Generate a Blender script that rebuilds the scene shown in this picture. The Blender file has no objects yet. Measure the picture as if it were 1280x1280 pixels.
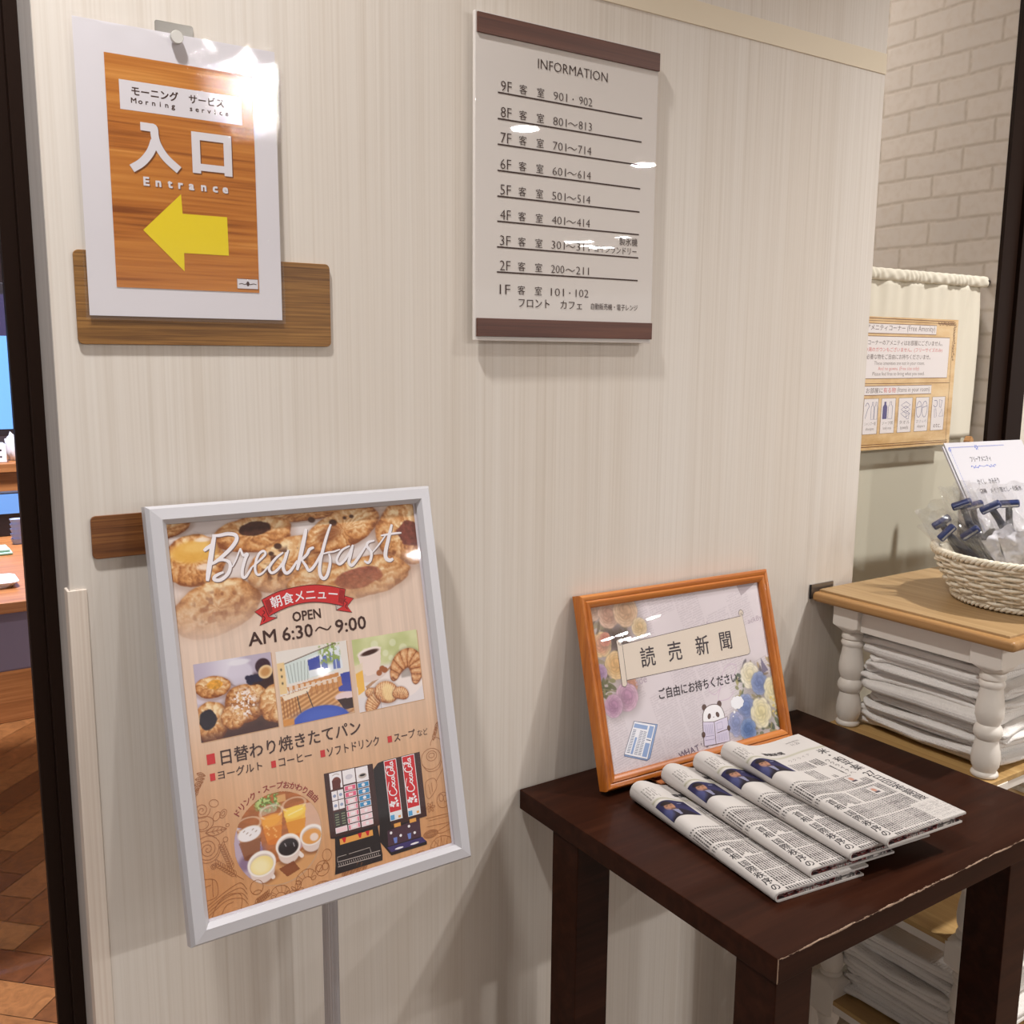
import bpy, bmesh, math, random
import numpy as np
from mathutils import Vector, Matrix

SC = bpy.context.scene
COL = SC.collection
PI = math.pi
random.seed(5)

# ------------------------------------------------------------------ camera
RIGHT = Vector((0.83120086, -0.55591708, 0.00783195))
UP = Vector((0.08300963, 0.13801947, 0.98694479))
FWD = Vector((0.54974043, 0.81969923, -0.16086837))
CAM = Vector((0.0, -1.0, 1.27))
cd = bpy.data.cameras.new('camera')
cd.sensor_width = 36.0
cd.lens = 36.0 * 1221.6 / 1280.0
cd.clip_start = 0.02
cam = bpy.data.objects.new('camera', cd)
cam.matrix_world = Matrix(((RIGHT.x, UP.x, -FWD.x, CAM.x), (RIGHT.y, UP.y, -FWD.y, CAM.y),
                           (RIGHT.z, UP.z, -FWD.z, CAM.z), (0, 0, 0, 1)))
COL.objects.link(cam)
SC.camera = cam

# ------------------------------------------------------------------ world, lamps, exposure
SC.view_settings.view_transform = 'Standard'
SC.view_settings.look = 'None'
SC.view_settings.gamma = 1.0
SC.view_settings.use_curve_mapping = False
SC.view_settings.exposure = 0.12
w = bpy.data.worlds.new('lobby_air')
SC.world = w
w.use_nodes = True
w.node_tree.nodes['Background'].inputs[0].default_value = (1.0, 0.985, 0.97, 1)
w.node_tree.nodes['Background'].inputs[1].default_value = 0.78


def downlight_or_fill(loc, power, size=0.13, color=(1, 0.985, 0.965), spread=150, aim=None):
    l = bpy.data.lights.new('downlight_or_fill', 'AREA')
    l.shape = 'DISK'
    l.size = size
    l.energy = power
    l.color = color
    l.spread = math.radians(spread)
    o = bpy.data.objects.new('downlight_or_fill', l)
    o.location = loc
    if aim:
        d = Vector(aim) - Vector(loc)
        o.rotation_euler = d.to_track_quat('-Z', 'Y').to_euler()
    COL.objects.link(o)
    return o


downlight_or_fill((1.92, -0.80, 2.49), 18.5, 0.09, spread=118)
downlight_or_fill((-0.03, -0.36, 2.49), 13, 0.09, spread=124)
for p in ((1.70, -3.75), (3.20, -3.70), (4.43, -4.11)):
    downlight_or_fill((p[0], p[1], 2.49), 36, 0.15, spread=180)
for p in ((4.06, -6.25), (6.95, -7.31), (6.78, -8.0), (6.9, -7.88), (7.18, -8.21), (7.36, -8.29), (7.47, -8.21), (6.05, -13.46)):
    downlight_or_fill((p[0], p[1], 2.49), 18, 0.16, spread=180)
downlight_or_fill((0.2, 1.9, 2.49), 70, 0.3, (0.84, 0.86, 1.0))  # added cool fill brightening the breakfast room, no fixture seen there
downlight_or_fill((1.50, 1.0, 2.49), 9, 0.12)  # added fill behind the curtain to lift the brick wall, unseen source

# ------------------------------------------------------------------ colour and material helpers


def lin(c):
    c = c / 255.0
    return c / 12.92 if c <= 0.04045 else ((c + 0.055) / 1.055) ** 2.4


def S(r, g, b):
    return (lin(r), lin(g), lin(b))


MATS = {}


def mat(name, color=(0.8, 0.8, 0.8), rough=0.5, metal=0.0, spec=0.5, coat=0.0, coat_rough=0.03, sss=0.0, emit=None, estr=0.0):
    if name in MATS:
        return MATS[name]
    m = bpy.data.materials.new(name)
    m.use_nodes = True
    b = m.node_tree.nodes['Principled BSDF']
    b.inputs['Base Color'].default_value = (*color, 1)
    b.inputs['Roughness'].default_value = rough
    b.inputs['Metallic'].default_value = metal
    b.inputs['Specular IOR Level'].default_value = spec
    b.inputs['Coat Weight'].default_value = coat
    b.inputs['Coat Roughness'].default_value = coat_rough
    if emit:
        b.inputs['Emission Color'].default_value = (*emit, 1)
        b.inputs['Emission Strength'].default_value = estr
    MATS[name] = m
    return m


def N(m, kind, **kw):
    n = m.node_tree.nodes.new(kind)
    for k, v in kw.items():
        setattr(n, k, v)
    return n


def L(m, a, b):
    m.node_tree.links.new(a, b)


def bsdf(m):
    return m.node_tree.nodes['Principled BSDF']


def coords(m, scale=(1, 1, 1), rot=(0, 0, 0), src='Object'):
    t = N(m, 'ShaderNodeTexCoord')
    mp = N(m, 'ShaderNodeMapping')
    mp.inputs['Scale'].default_value = scale
    mp.inputs['Rotation'].default_value = rot
    L(m, t.outputs[src], mp.inputs['Vector'])
    return mp.outputs['Vector']


def noise(m, vec, scale=5, detail=3, rough=0.5, dist=0.0):
    n = N(m, 'ShaderNodeTexNoise')
    n.inputs['Scale'].default_value = scale
    n.inputs['Detail'].default_value = detail
    n.inputs['Roughness'].default_value = rough
    n.inputs['Distortion'].default_value = dist
    L(m, vec, n.inputs['Vector'])
    return n.outputs['Fac']


def ramp(m, fac, stops):
    r = N(m, 'ShaderNodeValToRGB')
    e = r.color_ramp.elements
    e[0].position, e[0].color = stops[0][0], (*stops[0][1], 1)
    e[1].position, e[1].color = stops[-1][0], (*stops[-1][1], 1)
    for p, c in stops[1:-1]:
        x = e.new(p)
        x.color = (*c, 1)
    L(m, fac, r.inputs['Fac'])
    return r.outputs['Color']


def bump(m, fac, strength=0.2, dist=0.001):
    b = N(m, 'ShaderNodeBump')
    b.inputs['Strength'].default_value = strength
    b.inputs['Distance'].default_value = dist
    L(m, fac, b.inputs['Height'])
    L(m, b.outputs['Normal'], bsdf(m).inputs['Normal'])
    return b


def math_node(m, op, a, b=None):
    n = N(m, 'ShaderNodeMath', operation=op)
    for i, v in enumerate((a, b)):
        if v is None:
            continue
        if isinstance(v, (int, float)):
            n.inputs[i].default_value = v
        else:
            L(m, v, n.inputs[i])
    return n.outputs[0]


def mixc(m, fac, a, b, mode='MIX'):
    n = N(m, 'ShaderNodeMix', data_type='RGBA', blend_type=mode)
    for sock, v in ((n.inputs[0], fac), (n.inputs[6], a), (n.inputs[7], b)):
        if isinstance(v, (int, float)):
            sock.default_value = v
        elif isinstance(v, tuple):
            sock.default_value = (*v, 1)
        else:
            L(m, v, sock)
    return n.outputs[2]


def wood(name, c0, c1, c2, axis='x', rough=0.4, scale=1.0, coat=0.0, spec=0.5, bmp=0.05, fine=0.3):
    """grain running along the given axis"""
    if name in MATS:
        return MATS[name]
    m = mat(name, c1, rough, coat=coat, spec=spec)
    k = {'x': (2, 60, 60), 'y': (60, 2, 60), 'z': (60, 60, 2)}[axis]
    v = coords(m, tuple(q * scale for q in k))
    f1 = noise(m, v, 1.0, 6, 0.6, 0.6)
    v2 = coords(m, tuple(q * scale * (6 if q > 10 else 3) for q in k))
    f2 = noise(m, v2, 1.0, 3, 0.6)
    f = math_node(m, 'ADD', math_node(m, 'MULTIPLY', f1, 1.0 - fine), math_node(m, 'MULTIPLY', f2, fine))
    c = ramp(m, f, [(0.32, c0), (0.5, c1), (0.68, c2)])
    L(m, c, bsdf(m).inputs['Base Color'])
    if bmp:
        bump(m, f2, bmp, 0.0008)
    return m


def film(name, base=0.08, rough=0.06, bscale=60, bstr=0.3, tint=(1, 1, 1)):
    """clear plastic film or sheet: transparent with a glossy reflection"""
    if name in MATS:
        return MATS[name]
    m = bpy.data.materials.new(name)
    m.use_nodes = True
    nt = m.node_tree
    nt.nodes.remove(nt.nodes['Principled BSDF'])
    out = nt.nodes['Material Output']
    tr = N(m, 'ShaderNodeBsdfTransparent')
    tr.inputs[0].default_value = (*tint, 1)
    gl = N(m, 'ShaderNodeBsdfGlossy')
    gl.inputs['Roughness'].default_value = rough
    ge = N(m, 'ShaderNodeNewGeometry')
    dt = N(m, 'ShaderNodeVectorMath', operation='DOT_PRODUCT')
    L(m, ge.outputs['Incoming'], dt.inputs[0])
    L(m, ge.outputs['Normal'], dt.inputs[1])
    q = math_node(m, 'SUBTRACT', 1.0, math_node(m, 'ABSOLUTE', dt.outputs['Value']))
    q = math_node(m, 'MULTIPLY', math_node(m, 'POWER', q, 5.0), 0.95)
    fac = math_node(m, 'ADD', q, 0.04 + base)
    mx = N(m, 'ShaderNodeMixShader')
    L(m, fac, mx.inputs[0])
    L(m, tr.outputs[0], mx.inputs[1])
    L(m, gl.outputs[0], mx.inputs[2])
    L(m, mx.outputs[0], out.inputs[0])
    if bstr:
        v = coords(m, (1, 1, 1))
        f = noise(m, v, bscale, 3, 0.6, 0.5)
        b = N(m, 'ShaderNodeBump')
        b.inputs['Strength'].default_value = bstr
        b.inputs['Distance'].default_value = 0.002
        L(m, f, b.inputs['Height'])
        L(m, b.outputs[0], gl.inputs['Normal'])
    MATS[name] = m
    return m


# ------------------------------------------------------------------ object helpers
ROOT = {}


def tag(o, label, cat, group=None):
    o['label'] = label
    o['category'] = cat
    if group:
        o['group'] = group
    return o


def thing(name, label, cat, loc=(0, 0, 0), rot=(0, 0, 0), group=None):
    o = bpy.data.objects.new(name, None)
    o.empty_display_size = 0.05
    o.location = loc
    o.rotation_euler = rot
    COL.objects.link(o)
    from mathutils import Euler
    ROOT[o] = Matrix.Translation(loc) @ Euler(rot).to_matrix().to_4x4()
    return tag(o, label, cat, group)


class MB:
    """collects shapes in world coordinates and links them as ONE mesh object"""

    def __init__(s):
        s.v, s.f, s.m = [], [], []

    def add(s, verts, faces, mi=0):
        o = len(s.v)
        s.v += [tuple(p) for p in verts]
        s.f += [tuple(i + o for i in f) for f in faces]
        s.m += [mi] * len(faces)
        return s

    def bm(s, bm, mi=0, M=None):
        bm.verts.index_update()
        vs = [(M @ v.co) if M else v.co for v in bm.verts]
        s.add(vs, [[v.index for v in f.verts] for f in bm.faces], mi)
        bm.free()
        return s

    def box(s, x0, x1, y0, y1, z0, z1, bev=0.0, mi=0, M=None, seg=2):
        bm = bmesh.new()
        bmesh.ops.create_cube(bm, size=1)
        for v in bm.verts:
            v.co = Vector(((x0 + x1) / 2 + v.co.x * (x1 - x0), (y0 + y1) / 2 + v.co.y * (y1 - y0), (z0 + z1) / 2 + v.co.z * (z1 - z0)))
        if bev:
            bmesh.ops.bevel(bm, geom=bm.edges[:], offset=bev, segments=seg, affect='EDGES', profile=0.5)
        return s.bm(bm, mi, M)

    def prism(s, poly, z0, z1, mi=0, M=None, bev=0.0):
        """poly (x,y) extruded along z"""
        bm = bmesh.new()
        vs = [bm.verts.new((x, y, z0)) for x, y in poly]
        f = bm.faces.new(vs)
        r = bmesh.ops.extrude_face_region(bm, geom=[f])
        for e in r['geom']:
            if isinstance(e, bmesh.types.BMVert):
                e.co.z = z1
        bmesh.ops.recalc_face_normals(bm, faces=bm.faces[:])
        if bev:
            es = [e for e in bm.edges if abs(e.verts[0].co.z - e.verts[1].co.z) < 1e-9]
            bmesh.ops.bevel(bm, geom=es, offset=bev, segments=2, affect='EDGES', profile=0.5)
        return s.bm(bm, mi, M)

    def lathe(s, prof, n=40, M=None, mi=0, cap=True):
        """prof list of (r,z)"""
        vs, fs = [], []
        for r, z in prof:
            for k in range(n):
                a = 2 * PI * k / n
                vs.append(Vector((r * math.cos(a), r * math.sin(a), z)))
        for i in range(len(prof) - 1):
            for k in range(n):
                fs.append((i * n + k, i * n + (k + 1) % n, (i + 1) * n + (k + 1) % n, (i + 1) * n + k))
        if cap:
            fs.append(tuple(range(n))[::-1])
            fs.append(tuple((len(prof) - 1) * n + k for k in range(n)))
        if M:
            vs = [M @ v for v in vs]
        return s.add(vs, fs, mi)

    def tube(s, pts, rad, n=8, closed=False, mi=0, flat=1.0):
        pts = [Vector(p) for p in pts]
        m = len(pts)
        vs, fs = [], []
        up = None
        for i, p in enumerate(pts):
            if closed:
                t = (pts[(i + 1) % m] - pts[i - 1])
            else:
                t = pts[min(i + 1, m - 1)] - pts[max(i - 1, 0)]
            t = t.normalized() if t.length > 1e-9 else Vector((0, 0, 1))
            if up is None:
                up = Vector((0, 0, 1)) if abs(t.z) < 0.9 else Vector((1, 0, 0))
            a = (up - t * up.dot(t)).normalized()
            up = a
            b = t.cross(a)
            r = rad[i] if isinstance(rad, (list, tuple)) else rad
            for k in range(n):
                an = 2 * PI * k / n
                vs.append(p + a * (r * math.cos(an)) + b * (r * flat * math.sin(an)))
        for i in range(m if closed else m - 1):
            j = (i + 1) % m
            for k in range(n):
                fs.append((i * n + k, i * n + (k + 1) % n, j * n + (k + 1) % n, j * n + k))
        if not closed:
            fs.append(tuple(range(n))[::-1])
            fs.append(tuple((m - 1) * n + k for k in range(n)))
        return s.add(vs, fs, mi)

    def build(s, name, mats, parent=None, smooth=None, label=None, origin=None):
        me = bpy.data.meshes.new(name)
        V = np.array([tuple(p) for p in s.v], dtype=np.float64)
        if parent is not None:
            Mi = np.array(world_of(parent).inverted())
            V = V @ Mi[:3, :3].T + Mi[:3, 3]
        elif origin is not None:
            V = V - np.array(origin)
        me.from_pydata(V.tolist(), [], s.f)
        if not isinstance(mats, (list, tuple)):
            mats = [mats]
        for mm in mats:
            me.materials.append(mm)
        me.polygons.foreach_set('material_index', s.m)
        if smooth is not None:
            me.polygons.foreach_set('use_smooth', [True] * len(me.polygons))
            if smooth < 180:
                bm = bmesh.new()
                bm.from_mesh(me)
                lim = math.radians(smooth)
                for e in bm.edges:
                    if len(e.link_faces) == 2 and e.calc_face_angle(0) > lim:
                        e.smooth = False
                bm.to_mesh(me)
                bm.free()
        me.update()
        o = bpy.data.objects.new(name, me)
        COL.objects.link(o)
        if smooth is not None and smooth < 180:
            wn = o.modifiers.new('weighted_normal', 'WEIGHTED_NORMAL')
            wn.keep_sharp = True
            wn.weight = 100
        if parent is not None:
            o.parent = parent
            ROOT[o] = world_of(parent)
        else:
            o.location = origin or (0, 0, 0)
            ROOT[o] = Matrix.Translation(o.location)
        if label:
            o['label'] = label
        return o


def world_of(o):
    return ROOT[o]


def structure(name, mb, mats, smooth=None, origin=None):
    o = mb.build(name, mats, None, smooth, None, origin)
    o['kind'] = 'structure'
    return o


def copy_tree(o, parent=None):
    c = o.copy()
    COL.objects.link(c)
    if parent is not None:
        c.parent = parent
    for ch in list(o.children):
        copy_tree(ch, c)
    return c


# ------------------------------------------------------------------ printing: flat inks laid on a sheet
_glyph = {}


def glyphs(s, bold=0.0):
    """outline of a line of text as (verts, faces), size 1"""
    bold = 0.0 if bold > -1e-6 else bold
    key = (s, bold)
    if key in _glyph:
        return _glyph[key]
    c = bpy.data.curves.new('text_line', 'FONT')
    c.body = s
    c.size = 1.0
    c.resolution_u = 2
    c.offset = bold
    o = bpy.data.objects.new('text_line', c)
    COL.objects.link(o)
    dg = bpy.context.evaluated_depsgraph_get()
    me = bpy.data.meshes.new_from_object(o.evaluated_get(dg))
    V = np.array([(v.co.x, v.co.y) for v in me.vertices]) if len(me.vertices) else np.zeros((0, 2))
    F = [tuple(p.vertices) for p in me.polygons]
    bpy.data.objects.remove(o)
    bpy.data.curves.remove(c)
    bpy.data.meshes.remove(me)
    _glyph[key] = (V, F)
    return V, F


def smooth_line(pts, k=6, closed=False):
    P = [np.array(p, float) for p in pts]
    n = len(P)
    out = []
    rng = range(n if closed else n - 1)
    for i in rng:
        p0 = P[(i - 1) % n] if closed or i > 0 else P[i]
        p1, p2 = P[i], P[(i + 1) % n]
        p3 = P[(i + 2) % n] if closed or i + 2 < n else p2
        for j in range(k):
            t = j / k
            out.append(0.5 * ((2 * p1) + (-p0 + p2) * t + (2 * p0 - 5 * p1 + 4 * p2 - p3) * t * t + (-p0 + 3 * p1 - 3 * p2 + p3) * t ** 3))
    if not closed:
        out.append(P[-1])
    return [tuple(o) for o in out]


class Print:
    """a printed sheet in millimetres: u to the right, v downwards, inks in thin layers"""

    def __init__(s):
        s.v, s.f, s.m, s.c = [], [], [], []
        s.mats = []
        s.k = 0

    def mi(s, m):
        if m not in s.mats:
            s.mats.append(m)
        return s.mats.index(m)

    def raw(s, V, F, m, layer, cols=None, rise=None):
        o = len(s.v)
        # every ink lies a hair above the one before it
        s.k = (s.k + 1) % 40
        if rise is None:
            s.v += [(float(p[0]), float(p[1]), layer + 0.012 * s.k) for p in V]
        else:
            s.v += [(float(p[0]), float(p[1]), layer + 0.012 * s.k + r_) for p, r_ in zip(V, rise)]
        s.f += [tuple(i + o for i in f) for f in F]
        s.m += [s.mi(m)] * len(F)
        s.c += list(cols) if cols is not None else [(1, 1, 1)] * len(V)

    def poly(s, pts, m, layer=1):
        s.raw(pts, [tuple(range(len(pts)))[::-1]], m, layer)

    def rect(s, x0, y0, x1, y1, m, layer=1):
        s.poly([(x0, y0), (x1, y0), (x1, y1), (x0, y1)], m, layer)

    def ell(s, cx, cy, rx, ry, m, layer=1, n=28, ang=0):
        ca, sa = math.cos(ang), math.sin(ang)
        s.poly([(cx + rx * math.cos(t) * ca - ry * math.sin(t) * sa, cy + rx * math.cos(t) * sa + ry * math.sin(t) * ca)
                for t in [2 * PI * k / n for k in range(n)]], m, layer)

    def line(s, pts, wid, m, layer=2, closed=False):
        P = [np.array(p, float) for p in pts]
        n = len(P)
        V, F = [], []
        for i in range(n):
            if closed:
                t = P[(i + 1) % n] - P[i - 1]
            else:
                t = P[min(i + 1, n - 1)] - P[max(i - 1, 0)]
            l = np.hypot(*t) or 1
            nn = np.array([-t[1], t[0]]) / l
            wv = wid[i] if isinstance(wid, (list, tuple)) else wid
            V += [P[i] + nn * wv / 2, P[i] - nn * wv / 2]
        for i in range(n if closed else n - 1):
            j = (i + 1) % n
            F.append((2 * i, 2 * i + 1, 2 * j + 1, 2 * j))
        s.raw(V, F, m, layer, None, [0.45 * (i // 2) / n for i in range(2 * n)])

    def curve(s, pts, wid, m, layer=2, k=6, closed=False, taper=0.0):
        q = smooth_line(pts, k, closed)
        if taper and not closed:
            n = len(q)
            wid = [wid * (1 - taper * (abs(2 * i / (n - 1) - 1) ** 3)) for i in range(n)]
        s.line(q, wid, m, layer, closed)

    def outline(s, pts, wid, m, layer=2):
        s.line(list(pts), wid, m, layer, True)

    def text(s, t, x0, x1, ytop, ybot, m, layer=3, bold=0.0, fn=None, shear=0.0):
        """text whose ink box fills x0..x1 and ytop..ybot; bold text is struck several times"""
        if bold > 0:
            d = bold * (ybot - ytop)
            for dx, dy in ((-d, -d), (d, -d), (-d, d), (d, d)):
                s.text(t, x0 + dx, None if x1 is None else x1 + dx, ytop + dy, ybot + dy, m, layer, -1e-9, fn, shear)
            return
        V, F = glyphs(t, bold)
        if not len(V):
            return
        a, b = V.min(0), V.max(0)
        if x1 is None:
            x1 = x0 + (b[0] - a[0]) * (ybot - ytop) / (b[1] - a[1])
        U = np.empty_like(V)
        U[:, 0] = x0 + (V[:, 0] - a[0]) / (b[0] - a[0]) * (x1 - x0)
        U[:, 1] = ybot - (V[:, 1] - a[1]) / (b[1] - a[1]) * (ybot - ytop)
        U[:, 1] += shear * (U[:, 0] - x0)
        if fn:
            U = np.array([fn(*p) for p in U])
        s.raw(U, F, m, layer)

    def glyph(s, ch, cx, cy, size, m, layer=3, rot=0.0, bold=0.0, sx=1.0):
        """one character, em box centred on cx,cy, turned clockwise by rot"""
        if bold > 0:
            d = bold * size * 0.8
            for dx, dy in ((-d, -d), (d, -d), (-d, d), (d, d)):
                s.glyph(ch, cx + dx, cy + dy, size, m, layer, rot, -1e-9, sx)
            return
        V, F = glyphs(ch, bold)
        if not len(V):
            return
        wide = ord(ch[0]) > 0x2000
        mx = 0.48 if wide else (V[:, 0].min() + V[:, 0].max()) / 2
        U = np.stack([(V[:, 0] - mx) * size * sx, -(V[:, 1] - 0.37) * size], 1)
        c, si = math.cos(rot), math.sin(rot)
        U = U @ np.array([[c, si], [-si, c]]) + np.array([cx, cy])
        s.raw(U, F, m, layer)

    def raster(s, img, x0, y0, x1, y1, m, layer=0, mask=None):
        h, wd = img.shape[:2]
        xs = np.linspace(x0, x1, wd)
        ys = np.linspace(y0, y1, h)
        o = len(s.v)
        X, Y = np.meshgrid(xs, ys)
        s.v += [(a, b, layer) for a, b in zip(X.ravel().tolist(), Y.ravel().tolist())]
        idx = np.arange(h * wd).reshape(h, wd)
        q = np.stack([idx[:-1, :-1], idx[1:, :-1], idx[1:, 1:], idx[:-1, 1:]], -1).reshape(-1, 4)
        if mask is not None:
            mk = (mask[:-1, :-1] & mask[1:, :-1] & mask[1:, 1:] & mask[:-1, 1:]).ravel()
            q = q[mk]
        F = (q + o).tolist()
        s.f += [tuple(f) for f in F]
        s.m += [s.mi(m)] * len(F)
        c = np.clip(img, 0, 1)
        lc = np.where(c <= 0.04045, c / 12.92, ((c + 0.055) / 1.055) ** 2.4)
        s.c += [tuple(p) for p in lc.reshape(-1, 3).tolist()]

    def build(s, name, parent, fn, step=0.00012, label=None, smooth=False):
        """fn(u_mm, v_mm) -> (point, normal) or a (origin, U, V, N) frame in metres"""
        A = np.array(s.v, dtype=np.float64)
        if callable(fn):
            W = fn(A)
        else:
            o, U, V, Nn = [np.array(q, float) for q in fn]
            W = o + A[:, :1] / 1000 * U - A[:, 1:2] / 1000 * V + A[:, 2:3] * step * Nn
        Mi = np.array(world_of(parent).inverted())
        W = W @ Mi[:3, :3].T + Mi[:3, 3]
        me = bpy.data.meshes.new(name)
        me.from_pydata(W.tolist(), [], s.f)
        for mm in s.mats:
            me.materials.append(mm)
        me.polygons.foreach_set('material_index', s.m)
        if smooth:
            me.polygons.foreach_set('use_smooth', [True] * len(me.polygons))
        at = me.color_attributes.new('ink', 'FLOAT_COLOR', 'POINT')
        C = np.ones((len(s.v), 4))
        C[:, :3] = np.array(s.c)
        at.data.foreach_set('color', C.ravel())
        me.update()
        ob = bpy.data.objects.new(name, me)
        COL.objects.link(ob)
        ob.parent = parent
        ROOT[ob] = world_of(parent)
        if label:
            ob['label'] = label
        return ob


def ink(name, r, g, b, rough=0.5, k=0.95, spec=0.3):
    c = S(r, g, b)
    return mat(name, tuple(min(0.92, q / k) for q in c), rough, spec=spec)


def picture_ink(name='picture_ink', rough=0.5, gain=1.25, spec=0.3):
    if name in MATS:
        return MATS[name]
    m = mat(name, rough=rough, spec=spec)
    a = N(m, 'ShaderNodeAttribute', attribute_name='ink')
    c = mixc(m, 1.0, a.outputs['Color'], (gain, gain, gain), 'MULTIPLY')
    L(m, c, bsdf(m).inputs['Base Color'])
    return m


# ------------------------------------------------------------------ numpy painting for the printed pictures
def vnoise(X, Y, seed=0):
    r = np.random.RandomState(seed)
    T = r.rand(64, 64)
    xi, yi = np.floor(X).astype(int), np.floor(Y).astype(int)
    fx, fy = X - xi, Y - yi
    fx = fx * fx * (3 - 2 * fx)
    fy = fy * fy * (3 - 2 * fy)
    a = T[yi % 64, xi % 64]
    b = T[yi % 64, (xi + 1) % 64]
    c = T[(yi + 1) % 64, xi % 64]
    d = T[(yi + 1) % 64, (xi + 1) % 64]
    return (a * (1 - fx) + b * fx) * (1 - fy) + (c * (1 - fx) + d * fx) * fy


def fbm(X, Y, s=1.0, seed=0, o=3):
    v, a, t = 0, 1.0, 0
    for i in range(o):
        v = v + a * vnoise(X * s * 2 ** i + 7.3 * i, Y * s * 2 ** i + 3.1 * i, seed + i)
        t += a
        a *= 0.5
    return v / t


def sst(a, b, x):
    t = np.clip((x - a) / (b - a), 0, 1)
    return t * t * (3 - 2 * t)


def C3(*c):
    return np.array(c, float) / 255.0


class Pic:
    def __init__(s, wmm, hmm, res, base=(255, 255, 255), x0=0.0, y0=0.0):
        s.nx, s.ny = int(wmm / res) + 1, int(hmm / res) + 1
        s.X, s.Y = np.meshgrid(np.linspace(x0, x0 + wmm, s.nx), np.linspace(y0, y0 + hmm, s.ny))
        s.I = np.ones((s.ny, s.nx, 3)) * C3(*base)
        s.box = (x0, y0, x0 + wmm, y0 + hmm)
        s.aa = res

    def mix(s, m, c):
        c = C3(*c) if isinstance(c, tuple) else c
        s.I = s.I * (1 - m[..., None]) + c * m[..., None]

    def loc(s, cx, cy, rx, ry, ang=0):
        ca, sa = math.cos(ang), math.sin(ang)
        dx, dy = s.X - cx, s.Y - cy
        x, y = dx * ca + dy * sa, -dx * sa + dy * ca
        return np.hypot(x / rx, y / ry), np.arctan2(y / ry, x / rx), x / rx, y / ry

    def el(s, cx, cy, rx, ry, c, ang=0, a=1.0, soft=None):
        r = s.loc(cx, cy, rx, ry, ang)[0]
        e = soft if soft is not None else 1.2 * s.aa / min(rx, ry)
        s.mix(a * (1 - sst(1 - e, 1 + e, r)), c)

    def rc(s, x0, y0, x1, y1, c, a=1.0, soft=None):
        e = soft or s.aa * 0.6
        m = sst(x0 - e, x0 + e, s.X) * (1 - sst(x1 - e, x1 + e, s.X)) * sst(y0 - e, y0 + e, s.Y) * (1 - sst(y1 - e, y1 + e, s.Y))
        s.mix(a * m, c)

    def pg(s, pts, c, a=1.0):
        """convex or concave polygon by the crossing rule"""
        ins = np.zeros(s.X.shape, bool)
        n = len(pts)
        for i in range(n):
            (x1, y1), (x2, y2) = pts[i], pts[(i + 1) % n]
            if y1 == y2:
                continue
            cr = ((y1 > s.Y) != (y2 > s.Y)) & (s.X < (x2 - x1) * (s.Y - y1) / (y2 - y1) + x1)
            ins ^= cr
        s.mix(a * ins.astype(float), c)

    def ln(s, x1, y1, x2, y2, wd, c, a=1.0):
        d = np.array([x2 - x1, y2 - y1])
        l = np.hypot(*d) + 1e-9
        t = np.clip(((s.X - x1) * d[0] + (s.Y - y1) * d[1]) / l ** 2, 0, 1)
        r = np.hypot(s.X - x1 - t * d[0], s.Y - y1 - t * d[1])
        e = s.aa * 0.6
        s.mix(a * (1 - sst(wd / 2 - e, wd / 2 + e, r)), c)

    def pastry(s, cx, cy, rx, ry, ang=0, seed=1, ridges=9, fill=None, fr=0.5, fo=(0, 0), tone=0.0, alpha=1.0, dots=None, swirl=5.0):
        r, th, lx, ly = s.loc(cx, cy, rx, ry, ang)
        wob = 1 + 0.16 * (fbm(np.cos(th) * 2 + 9, np.sin(th) * 2 + 9, 1.2, seed) - 0.5)
        q = r / wob
        n1 = fbm(s.X, s.Y, 5.0 / max(rx, ry), seed + 3, 4)
        n2 = fbm(s.X, s.Y, 0.55, seed + 5, 3)
        ridge = 0.5 + 0.5 * np.sin(ridges * (th + 0.7 * (n1 - 0.5)) + swirl * q + 3.5 * n1)
        v = 0.60 - 0.26 * ly + 0.30 * (ridge - 0.5) + 0.75 * (n1 - 0.5) + 0.34 * (n2 - 0.5) - 0.45 * sst(0.75, 1.05, q) + tone
        v = np.clip(v, 0, 1)[..., None]
        dk, md, lt = C3(134, 74, 38), C3(208, 146, 88), C3(246, 220, 178)
        col = np.where(v < 0.5, dk + (md - dk) * v * 2, md + (lt - md) * (v - 0.5) * 2)
        al = alpha if not isinstance(alpha, float) else alpha * np.ones_like(q)
        s.mix(0.35 * al * (1 - sst(0.95, 1.25, np.hypot(lx, ly - 0.12))), (120, 80, 60))
        s.mix(al * (1 - sst(0.97, 1.03, q)), col)
        if fill:
            rr = np.hypot((lx - fo[0]), (ly - fo[1])) / fr * (1 + 0.35 * (n1 - 0.5))
            f = C3(*fill) * (0.75 + 0.5 * fbm(s.X, s.Y, 0.35, seed + 8)[..., None])
            s.mix(al * (1 - sst(0.9, 1.05, rr)), np.clip(f, 0, 1))
        if dots:
            d = fbm(s.X, s.Y, 0.16, seed + 20, 2)
            s.mix(0.75 * al * sst(0.52, 0.70, d) * (1 - sst(0.5, 0.75, q)), dots)

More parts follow.
